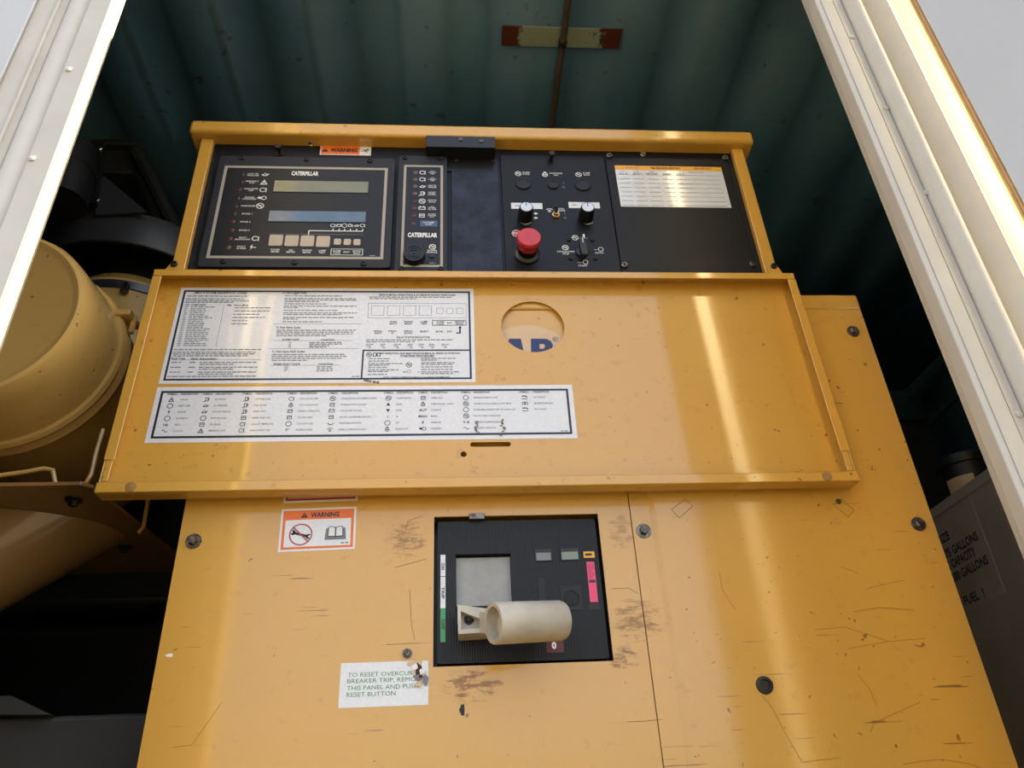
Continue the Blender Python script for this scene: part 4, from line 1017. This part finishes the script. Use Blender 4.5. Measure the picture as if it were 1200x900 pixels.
    for px in (515.5, 527, 538.7): fr(px - 4, 361.2, px + 4, 367.7)
    for s_, px, py, wd in (('PHASE\nSELECT', 461, 378.5, 9), ('ENGINE\nMETER', 478.5, 378.5, 10), ('LAMP\nTEST', 497, 378.5, 8), ('ALARM\nCODES', 516, 378.7, 9), ('EXIT', 527, 378.7, 6), ('SERVICE\nMODE', 538.5, 378.7, 11), ('SCROLL\nRIGHT', 443.3, 389.5, 10), ('SCROLL\nUP', 460, 389.5, 10), ('SCROLL\nDOWN', 478.5, 389.5, 10), ('SELECT', 497, 388.7, 10), ('ENTER', 515, 388.8, 8.5), ('EXIT', 527, 388.8, 6)):
        T_(s_, px, py, wd, 1.7)
    fr(506.5, 375.4, 546.5, 381.7, .0009, M_INK)
    q = atl(539, 384); q2 = atl(536, 390.5); P.rect(q.x - .0012, q.x + .0012, q2.z, q.z, M_INK, 1); P.rect(q2.x - .002, q.x + .0012, q2.z - .001, q2.z + .001, M_INK, 1); P.poly([(q.x - .0028, q.z - .001), (q.x + .0028, q.z - .001), (q.x, q.z + .003)], M_INK, 1)
    T_('RELAY STATUS INDICATORS', 484.5, 395.5, 38, 2); para(429, 398.6, 538, 2, 2.2, .52)
    for px in (433.5, 450, 466, 482, 495, 507, 522): para(px - 4.5, 403.7, px + 4.5, 2, 2, .8, h=.0013); para(px - 1.3, 407.7, px + 1.3, 1, 1)
    # boxed starting procedure
    q, q2 = atl(426, 410.8), atl(424.7, 444.5)
    P.rect(q.x - .0012, x1 - e, q.z - .0012, q.z + .0012, M_INK, 1); P.rect(q.x - .0014, q.x + .001, z0 + e, q.z, M_INK, 1)
    pic(P, 'no', *[atl(432.5, 415.8).x, atl(432.5, 415.8).z], .0042, M_INK); pic(P, 'book', *[atl(441.5, 415.8).x, atl(441.5, 415.8).z], .0055, M_INK)
    T_('SEE OPERATION AND MAINTENANCE MANUAL PRIOR TO STARTING', 492.5, 414.3, 91, 1.9); T_('STARTING PROCEDURE', 489, 417.4, 38, 2.4, bold=.03)
    for i, y in enumerate((420.5, 423.3, 426.3, 431, 433.7, 439)): para(429.3 - i * .2, y, 430.2 - i * .2, 1, 1); para(432 - i * .2, y, 474 - i, 2 if i in (2, 4) else 1, 2, .6)
    for i, y in enumerate((420.3, 425.3, 430.3, 433.3, 436.2)): para(490.5 - i * .2, y, 491.5, 1, 1); para(493.5, y, 540, 2 if i in (0, 1, 4) else 1, 2, .4 if i == 0 else .8)
    pic(P, 'no', *[atl(479.3, 427.8).x, atl(479.3, 427.8).z], .0045, M_INK); pic(P, 'circ', *[atl(479.2, 435.5).x, atl(479.2, 435.5).z], .003, M_INKG); T_('AUT', 474, 436.2, 4, 1.4)
    T_('NOTE: CONSULT OPERATION MANUAL FOR MORE INFORMATION', 488, 442.4, 74, 1.6)
sticker('diagnostic_decal', on_lid(PAN), X0, X1, Z0, Z1, cover, d_diag, label='white decal of diagnostic codes and starting procedure')
a, b1, c, d1 = atl(185, 454), atl(671, 451), atl(169, 519), atl(676, 514)
X0, X1, Z0, Z1 = (a.x + c.x) / 2, (b1.x + d1.x) / 2, (c.z + d1.z) / 2, (a.z + b1.z) / 2
COLS = ((202.5, 212.5, 'tri:WARNING,circ:RESET LAMP,bolt:VOLTAGE,circ:HOUR METER,Hz:HERTZ,wave:AC VOLTS'),
        (243.7, 252.7, 'fuel:OIL FILTER,oil:OIL PRESSURE,oil:LOW OIL PRESSURE,circ:LOW OIL LEVEL,box:OIL DRAIN,tri:EMERGENCY STOP'),
        (290, 299.7, 'fuel:LOW FUEL LEVEL,fuel:FUEL FILTER,fuel:DIESEL FUEL,box:DIESEL FUEL FILL,temp:COOLANT TEMPERATURE,temp:HIGH COOLANT TEMP'),
        (342.5, 352, 'temp:LOW COOLANT TEMP,lock:LOW COOLANT LEVEL,box:ENGINE COOLANT FILL,box:COOLANT DRAIN,circ:COOLANT FILTER,P*:BI-SPEED POWER'),
        (390.6, 400.6, 'no:ENGINE INTAKE AIR DAMPER CLOSED,box:SYSTEM BATTERY VOLTAGE,bat:LOW BATTERY VOLTAGE,box:BATTERY CHARGER MALFUNCTION,sw:ADJUSTABLE LOW-HIGH,arc:PANEL ILLUMINATION LIGHT'),
        (455.6, 465, 'no:ALARM SILENCE,up:RAISE,dn:LOWER,I:ON,circ:OFF,lock:ENGINE STOP'),
        (496, 505.4, 'box:SPEED FAULT,lock:PUMP FAILURE - START,AUT:AUTOMATIC,MAN:MANUAL,bolt:GENERATOR,hand:OVERSPEED'),
        (545.9, 555, 'circ:ENGINE AUTOMATIC START,no:SYSTEM NOT IN AUTOMATIC START MODE,circ:ENGINE MAN. ENGINE START OR CRANK RUN,no:FAIL TO START: OVERCRANK,VA:AMMETER VOLTMETER SELECTOR,wave:FREQUENCY INDICATOR'),
        (614.4, 625, 'hot:HOT SURFACE,book:SEE SERVICE MANUAL,hot:HOT COOLANT'))
def d_sym(P, x0, x1, z0, z1):
    e = .0065
    P.frame(x0 + e, x1 - e, z0 + e, z1 - e, .0032, M_INK, 1)
    zs = [z1 - (z1 - z0) * v for v in (.135, .235, .35, .462, .577, .69, .80)]
    for sx_, dx_, rows_ in COLS:
        xs_, xd_ = atl(sx_, 462).x, atl(dx_, 462).x
        P.text('SYMBOL', xs_, zs[0], M_INK, h=.0028, w=.0135, bold=.02); P.text('DESCRIPTION', xd_, zs[0], M_INK, h=.0028, w=.0225, bold=.02, align='L')
        for i, row in enumerate(rows_.split(',')):
            kd, ds = row.split(':', 1)
            if 'VA' == kd: P.text('V A', xs_, zs[i + 1], M_INK, h=.004, bold=.03)
            else: pic(P, kd, xs_, zs[i + 1], .0041, M_INK)
            P.text(ds, xd_, zs[i + 1], M_INKG, h=.0026, w=min(len(ds) * .00155, .058), align='L', bold=.008)
    P.words(x1 - .022, x1 - .012, z0 + e + .005, .0012, M_INK, rn, 1)
    for px, y0_, y1_ in ((559, 494.5, 507.5), (589, 492.5, 510.5)):     # old sealant smears
        for j in range(9):
            q = atl(px + rn.uniform(-2, 2), y0_ + (y1_ - y0_) * j / 8)
            P.poly([(q.x + rn.uniform(.001, .003) * cos(t * 1.05), q.z + rn.uniform(.0008, .002) * sin(t * 1.05)) for t in range(6)], rn.choice((M_SMEAR, M_SMEAR, M_INKG)), 3 + j % 3)
M_SMEAR = mat('sealant_smear', srgb(112, 112, 92), rough=0.7)
sticker('symbol_decal', on_lid(PAN), X0, X1, Z0, Z1, cover, d_sym, label='long white decal explaining the panel symbols')
b = MB()
for j in range(7):
    q = atl(427 + j * 2.6 + rn.uniform(-1, 1), 446 + j * .35)
    b.lathe((q.x, lid_y(q.z, PAN) + .0005, q.z), (0, -1, 0), [(0, rn.uniform(.0022, .0038)), (.0016, .0012)], 7)
b.build('sealant_blob', M_SMEAR, cover)

# ================================================================== circuit breaker in the cut-out
cb = thing('circuit_breaker', (0.084, 0.06, 0.19), 'black ribbed circuit breaker with cream tube handle set into the yellow panel', 'circuit breaker')
BY = 0.0045
fx0, fx1, fz0, fz1 = kr((513, 611.8), (696.4, 608), (511.8, 779.3), (714.7, 770.7), BY)
wx0, wx1, wz0, wz1 = kr((534.3, 649.7), (598, 648), (534.3, 749.5), (603, 747), BY)
MB().box(BX0 - .006, BX1 + .006, BY + .03, BY + .055, BZ0 - .006, BZ1 + .006).build('housing', M_BLACKP, cb)
MB().plate(rrect(fx0, fx1, fz0, fz1, .003, 3), [[(wx0, wz0), (wx1, wz0), (wx1, wz1), (wx0, wz1)]], upright(BY), 0, .0295).build('faceplate', M_RIB, cb, bevel=.0012)
zmid = at(565, 707, BY + .012).z
MB().box(wx0 + .0005, wx1 - .0005, BY + .009, BY + .028, zmid - .004, wz1 - .002).build('slide_plate', M_GPL, cb)
# handle
hz = at(555, 725, -.03)
pts = [(536, 708.5), (571, 713), (572, 741), (537, 743)]; hol = [(540, 716), (567, 727), (567, 736), (540.5, 737.5)]
Q = lambda l, y: [(at(*p, y).x, at(*p, y).z) for p in l]
o2 = Q(pts, -.03); h2 = Q(hol, -.03)
hb = MB().plate(o2[::-1], [h2], upright(-.03), 0, .036).build('handle_bracket', M_HAND, cb, bevel=.0015)
MB().plate([(min(x for x, z in o2) + .002, min(z for x, z in o2) + .002), (max(x for x, z in o2), min(z for x, z in o2) + .002), (max(x for x, z in o2), max(z for x, z in o2) - .009), (min(x for x, z in o2) + .002, max(z for x, z in o2) - .003)], [], upright(-.016), 0, .02).build('web', M_HAND, hb)
q = at(549.5, 726, -.017); bolt_head('bolt', (q.x, -.0162, q.z), .0042, .004, M_DKB, hb, washer=.006)
pa, pb = at(577.8, 730.4, -.080), at(658.5, 727, -.044)
ax = (pb - pa); Lp = ax.length; R1 = .0228
b = MB(); b.lathe(pa, ax, [(0.0, R1 * .78), (0.0, R1 * .97), (.002, R1), (Lp - .004, R1), (Lp, R1 * .94), (Lp, .001)], 48, cap0=False)
b.lathe(pa, ax, [(0.0, R1 * .78), (Lp * .8, R1 * .74), (Lp * .8, .001)], 48, cap0=False)
b.build('handle_tube', M_HAND, cb, label='cream plastic tube of the breaker handle')
qa = at(566, 727, -.03)
MB().hexa([(qa.x - .004, -.03, qa.z - .014), (qa.x - .004, -.03, qa.z + .010), (qa.x - .004, -.005, qa.z + .010), (qa.x - .004, -.005, qa.z - .014)],
          [(pa.x + .012, pa.y + .012, pa.z - .012), (pa.x + .012, pa.y + .012, pa.z + .012), (pa.x + .030, pa.y + .045, pa.z + .012), (pa.x + .030, pa.y + .045, pa.z - .012)]).build('handle_neck', M_HAND, cb)
# labels and windows on the faceplate
B_ = lambda px, py: (at(px, py, BY).x, at(px, py, BY).z)
def br(tlp, brp):
    a, c = B_(*tlp), B_(*brp); return a[0], c[0], c[1], a[1]
x0, x1, z0, z1 = br((516.3, 650.4), (522, 752.4))
def d_strip(P, x0, x1, z0, z1):
    zg = z0 + (z1 - z0) * .375; P.rect(x0, x1, z0, zg, M_GRN, 1); zl = z0 + (z1 - z0) * .74; P.rect(x0, x1, zl - .0004, zl + .0004, M_INK, 2)
    xm = (x0 + x1) / 2
    P.text('ON', xm, z0 + (z1 - z0) * .86, M_INK, h=.004, rot=-pi / 2, bold=.02, layer=2); P.text('TRIP', xm, z0 + (z1 - z0) * .55, M_INK, h=.0034, w=.015, rot=-pi / 2, bold=.02, layer=2); P.text('OFF', xm, z0 + (z1 - z0) * .19, M_INK, h=.0042, w=.0125, rot=-pi / 2, bold=.02, layer=2)
sticker('position_strip', upright(BY), x0, x1, z0, z1, cb, d_strip, label='white and green handle position strip')
for t_, b_, m in (((628, 647.5), (646, 656.8), M_WIN), ((657.5, 646.5), (678, 655.8), M_WING)):
    x0, x1, z0, z1 = br(t_, b_)
    o = MB().box(x0, x1, BY - .0004, BY + .001, z0, z1).build('trip_window', m, cb)
    MB().plate([(x0 - .001, z0 - .001), (x1 + .001, z0 - .001), (x1 + .001, z1 + .0035), (x0 - .001, z1 + .0035)], [[(x0, z0), (x1, z0), (x1, z1), (x0, z1)]], upright(BY), -.0016, .0005).build('window_rim', M_BLACKP, o)
x0, x1, z0, z1 = br((630, 677.5), (640, 705)); MB().box(x0, x1, BY - .0006, BY, z0, z1).build('pale_patch', M_BEZ, cb, bevel=.0003)
x0, x1, z0, z1 = br((656, 686.5), (684, 715)); o = MB().box(x0, x1, BY - .0008, BY, z0, z1).build('adjuster_plate', M_BEZ, cb, bevel=.0004)
b = MB(); b.lathe(((x0 + x1) / 2, BY - .0008, (z0 + z1) / 2), (0, -1, 0), [(0, .0098), (.0012, .0096), (.0012, .0082), (.0004, .008)], 28); b.build('adjuster_dial', M_RIB, o)
x0, x1, z0, z1 = br((683.5, 646.5), (697, 653.5))
sticker('yellow_tag', upright(BY), x0, x1, z0, z1, cb, lambda P, x0, x1, z0, z1: P.words(x0 + .002, x1 - .002, (z0 + z1) / 2, .003, M_INK, random.Random(2), 1), m=M_PMY)
x0, x1, z0, z1 = br((687, 658.5), (701, 705.5))
def d_pink(P, x0, x1, z0, z1):
    for j in range(9): P.words(x0 + .0015, x1 - .0015, z1 - .004 - j * .0022, .0009, M_SRED, random.Random(j), 1)
    P.rect(x0 + .001, x1 - .001, z1 - .027, z1 - .0235, M_INK, 1)
sticker('pink_tag', upright(BY), x0, x1, z0, z1, cb, d_pink, m=M_PINK, label='bright pink tag')
x0, x1, z0, z1 = br((690, 707.5), (703.5, 714)); MB().box(x0, x1, BY - .0005, BY, z0, z1).build('small_tag', M_DKB, cb)
x0, x1, z0, z1 = br((639.5, 748.5), (661, 764.5))
sticker('off_plaque', upright(BY), x0, x1, z0, z1, cb, lambda P, x0, x1, z0, z1: P.text('0', (x0 + x1) / 2 - .001, (z0 + z1) / 2, M_WHT, h=.0075, bold=.05, layer=1), m=M_DRED, label='dark red plaque reading 0')
x0, x1, z0, z1 = br((549.5, 604), (568, 612)); MB().box(x0, x1, -.003, .02, z0 + .002, z1).build('top_clip', M_STEEL, cb, bevel=.0008)

# ================================================================== left: air cleaners and engine
ac = thing('air_cleaner', (-0.69, 0.2, 0.42), 'large round yellow air cleaner canister with a clamped end cap', 'air cleaner')
ACX, ACZ = -0.690, 0.7045
b = MB(); R = .1525
b.lathe((ACX, 0, ACZ), (0, 1, 0), [(.004, .002), (.003, R * .86), (0, R * .90), (-.002, R * .94), (0, R * .975), (.006, R), (.03, R * 1.02), (.105, R * 1.045), (.112, R * 1.06)], 72, cap0=True, cap1=False)
b.build('end_cap', M_YCAN, ac)
b = MB(); b.lathe((ACX, 0, ACZ), (0, 1, 0), [(.108, .155), (.110, .166), (.116, .1695), (.122, .166), (.126, .164), (.130, .1665), (.137, .1695), (.143, .166), (.145, .155)], 72, cap0=False, cap1=False)
b.build('clamp_band', M_YCAN, ac)
b = MB(); b.lathe((ACX, 0, ACZ), (0, 1, 0), [(.144, .155), (.146, .160), (.42, .160), (.44, .14)], 64); b.build('canister', M_YCAN, ac)
q = at(148, 372, .125)
MB().box(q.x - .016, q.x + .014, .105, .15, q.z - .008, q.z + .004).cyl((q.x + .012, .128, q.z - .03), (q.x + .012, .128, q.z + .006), .005, n=10).build('clamp_latch', M_YCAN, ac, bevel=.002)
# shelf carrying it
sh = thing('mounting_shelf', (-0.62, 0.3, 0.41), 'brownish yellow mounting shelf bolted under the air cleaner', 'shelf')
sz_ = at(50, 569, .03).z; sxr = at(105, 568, .03).x
MB().plate([(-1.25, .03), (sxr - .012, .03), (sxr, .042), (sxr + .035, .40), (-1.25, .40)], [], lambda a, b_, t: (a, b_, sz_ + t), 0, .005).build('shelf_plate', M_YSHADE, sh, bevel=.001)
for px, py in ((87, 585), (146, 640)):
    q = atz(px, py, sz_); bolt_head('bolt', (q.x, q.y, sz_), .007, .008, M_DKB, sh, washer=.012, axis=(0, 0, -1))
for pth, r_ in ((((121, 503), (113, 530), (107, 556), (101, 566), (92, 568)), .0032), (((-20, 560), (30, 553), (52, 549), (62, 551), (65, 567)), .0032)):
    MB().tube([at(px, py, .06) for px, py in pth], r_, 8).build('strap_edge', M_YCAN, sh)
MB().tube([at(px, py, .16) for px, py in ((176, 570), (172, 595), (168, 618), (162, 625))], .003, 8).build('strap_edge', M_YCAN, sh)
# duct under the shelf
q = atz(52, 594, sz_)
axd = Vector((-.80, -.12, -.62)).normalized()
du = thing('air_duct', (q.x - .3, q.y, 0.1), 'curved yellow air duct dropping away below the shelf', 'duct')
RD = .10
qr = atz(141, 622, sz_)
c0 = Vector((qr.x - RD / abs(axd.z), q.y + RD * .95, sz_ - .0006))
u_ = axd.orthogonal().normalized(); w_ = axd.cross(u_); b = MB(); n = 56; vs = []
for i in range(n):
    o_ = (u_ * cos(2 * pi * i / n) + w_ * sin(2 * pi * i / n)) * RD
    vs.append(c0 + o_ - axd * (o_.z / axd.z))
for i in range(n): vs.append(c0 + (u_ * cos(2 * pi * i / n) + w_ * sin(2 * pi * i / n)) * RD + axd * .30)
b.add(vs, [(i, (i + 1) % n, n + (i + 1) % n, n + i) for i in range(n)] + [tuple(range(n, 2 * n)), tuple(reversed(range(n)))])
b.build('duct_body', M_YSHADE, du)
# black drum above
dc = Vector((-0.78, 0.635, 0))
ir = thing('intake_drum', (dc.x, dc.y, 1.0), 'black round intake drum behind the yellow canister', 'drum')
b = MB(); b.lathe((dc.x, dc.y, 1.205), (0, 0, 1), [(.05, .19), (.0, .216), (.0, .224), (.004, .226), (.078, .226), (.083, .230), (.088, .226), (.10, .19), (.12, .13), (.16, .125)], 72, cap0=False)
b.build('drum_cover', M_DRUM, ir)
b = MB(); b.lathe((dc.x, dc.y, 1.255), (0, 0, -1), [(0, .19), (.002, .12), (.10, .12)], 48, cap1=False); b.build('drum_floor', M_DARK, ir)
q = at(150, 334, .49)
b = MB(); b.lathe((dc.x, dc.y, q.z - .012), (0, 0, 1), [(0, .152), (.002, .1545), (.022, .1545), (.024, .152)], 56, cap0=False, cap1=False); b.build('clamp_band', M_CLAMP, ir)
b = MB(); b.lathe((dc.x, dc.y, q.z - .012), (0, 0, -1), [(-.06, .13), (-.03, .151), (.0, .151), (.16, .151)], 56); b.build('lower_canister', M_YCAN, ir)
q2 = at(147, 338, .48); MB().box(q2.x - .006, q2.x + .006, .472, .486, q2.z - .01, q2.z + .012).build('clamp_screw', M_STEEL, ir)
# dark housing under the roof with strut
hs = thing('exhaust_housing', (-0.95, 0.75, 1.25), 'dark stepped exhaust housing hanging under the roof', 'housing')
A_ = lambda px, py, y=.62: at(px, py, y)
x1h = A_(166, 150).x; z1h = A_(120, 133).z; z0h = A_(120, 168).z
MB().box(-1.6, x1h, .62, 1.1, z0h, z1h).build('upper_box', M_DRUM, hs, bevel=.008)
z2h = A_(110, 195).z
MB().box(-1.6, A_(158, 180).x, .64, 1.08, z2h, z0h - .002).build('lower_box', M_DRUM, hs, bevel=.006)
MB().box(-1.6, x1h + .01, .60, 1.12, z1h, z1h + .012).build('top_flange', M_DRUM, hs, bevel=.003)
sA, sB = A_(117, 172, .39), A_(108, 240, .39)
MB().hexa([(sB.x - .014, .375, sB.z - .01), (sB.x + .014, .375, sB.z - .01), (sB.x + .014, .39, sB.z - .01), (sB.x - .014, .39, sB.z - .01)], [(sA.x - .014, .375, sA.z), (sA.x + .014, .375, sA.z), (sA.x + .014, .39, sA.z), (sA.x - .014, .39, sA.z)]).build('strut', M_DARK, ir)
for px, py in ((117, 174), (114, 234)):
    q = at(px, py, .372); bolt_head('bolt', (q.x, .375, q.z), .006, .005, M_BRIGHT, ir)
ep = thing('exhaust_pipe', (-1.05, 0.6, 1.2), 'dark grey exhaust pipe elbow beside the left jamb', 'pipe')
p1, p2 = at(86, 176, .3), at(70, 238, .3)
b = MB(); b.lathe(p1, p2 - p1, [(0, .05), (.05, .052), (.055, .058), (.07, .058), (.075, .052), ((p2 - p1).length, .052)], 40); b.build('pipe', M_DARK, ep)
p1, p2 = at(160, 178, .62), at(206, 268, .62)
MB().tube([p1, p2], .018, 8).build('brace', M_DRUM, hs)
pg = [at(px, py, .40) for px, py in ((112, 212), (122, 206), (172, 248), (112, 252))]
MB().plate([(p.x, p.z) for p in pg][::-1], [], upright(.40), 0, .006).build('gusset', M_DRUM, ir)

# engine and base
en = thing('engine_block', (-0.95, 0.75, FZ), 'black engine block in deep shade under the air cleaner', 'engine')
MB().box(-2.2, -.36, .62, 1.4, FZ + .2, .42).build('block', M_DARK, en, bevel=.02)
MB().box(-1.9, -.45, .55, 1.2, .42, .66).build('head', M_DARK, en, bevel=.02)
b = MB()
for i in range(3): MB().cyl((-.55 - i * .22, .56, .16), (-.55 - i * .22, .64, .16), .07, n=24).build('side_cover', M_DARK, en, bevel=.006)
ra = thing('base_rail', (-0.9, 0.2, FZ), 'dark grey base rail beside the terminal box', 'rail')
zr = at(80, 838, .1).z
MB().box(-1.7, TX0 - .02, .1, .45, zr - .25, zr).box(-1.7, TX0 - .02, .1, .12, FZ, zr - .25).build('rail', M_DGREY, ra, bevel=.006)
b = MB(); qa = [at(px, py, .09) for px, py in ((-10, 818), (14, 816), (60, 838), (-10, 838))]
b.plate([(p.x, p.z) for p in qa][::-1], [], upright(.085), 0, .02); b.build('foot', M_DGREY, ra)

# ================================================================== right: fuel tank and what stands behind
XT = 1.2
zt = atx(1135, 568, XT).z
ft = thing('fuel_tank', (XT + .35, 0.5, FZ), 'grey fuel tank with black stencilled capacity lettering', 'tank')
MB().box(XT, XT + .7, -.12, 1.02, FZ, zt).build('body', M_TANK, ft, bevel=.006)
MB().box(XT - .004, XT + .02, -.12, 1.02, zt - .022, zt + .004).build('top_rim', M_TANK2, ft, bevel=.003)
fnt = lambda a, b_, t: (XT + t, -a, b_)          # face looking towards -X: a runs towards the viewer
qs = [atx(px, py, XT) for px, py in ((1095, 597), (1190, 650))]
MB().plate([(-atx(1092, 612, XT).y, atx(1125, 720, XT).z), (-atx(1181, 700, XT).y, atx(1125, 720, XT).z), (-atx(1181, 700, XT).y, atx(1100, 600, XT).z - .02), (-atx(1092, 612, XT).y, atx(1100, 600, XT).z - .02)], [], lambda a, b_, t: (XT + t, -a, b_), -.0004, 0).build('stencil_plate', M_TANK2, ft)
for s_, pl_, pr_ in (('SIZE', (1101, 639.5), (1114, 631)), ('275 GALLONS', (1106.5, 655.5), (1148, 633)), ('G CAPACITY', (1111, 668.5), (1145, 651)), ('200 GALLONS', (1117, 682), (1160, 661)), ('. FUEL  !', (1127, 709.5), (1156, 701))):
    a, c = atx(*pl_, XT), atx(*pr_, XT); h_ = .020
    P = Print(lambda a_, b_, t: (XT - .0006 + t, -a_, b_))
    P.text(s_, (-a.y - c.y) / 2, (a.z + c.z) / 2 + h_ / 2, M_INK, h=h_, w=abs(a.y - c.y), bold=.03, layer=1)
    P.build('lettering', None, ft, smooth=False)
q = atx(1133, 560, XT + .16)
fc = thing('filler_canister', (XT + .16, q.y, zt), 'short dark canister with a tan label on the fuel tank', 'canister')
b = MB(); hq = atx(1133, 535, XT + .16).z - zt
rq = .062
b.lathe((XT + .16, q.y, zt + .005), (0, 0, 1), [(0, rq * .94), (.008, rq), (hq - .03, rq), (hq - .028, rq * 1.08), (hq - .004, rq * 1.08), (hq, rq * .98)], 40); b.build('body', M_DARK, fc)
b = MB(); n = 12; vs = []
for zz in (zt + .02, zt + hq * .62):
    for i in range(n + 1):
        an = pi + .15 + 1.15 * i / n - .1
        vs.append((XT + .16 + (rq + .0008) * cos(an), q.y + (rq + .0008) * sin(an), zz))
b.add(vs, [(i, i + 1, n + 2 + i, n + 1 + i) for i in range(n)]); b.build('paper_label', M_CREAM, fc)
qk = at(1086, 492, 1.25)
bk = thing('dark_cabinet', (qk.x - .25, 1.4, FZ), 'plain dark cabinet standing behind the fuel tank', 'cabinet')
MB().box(qk.x - .5, qk.x, 1.25, 1.7, FZ, qk.z - .006).build('body', M_DARK, bk, bevel=.008)
MB().box(qk.x - .505, qk.x + .006, 1.24, 1.7, qk.z - .006, qk.z).build('lid', M_DARK, bk, bevel=.003)
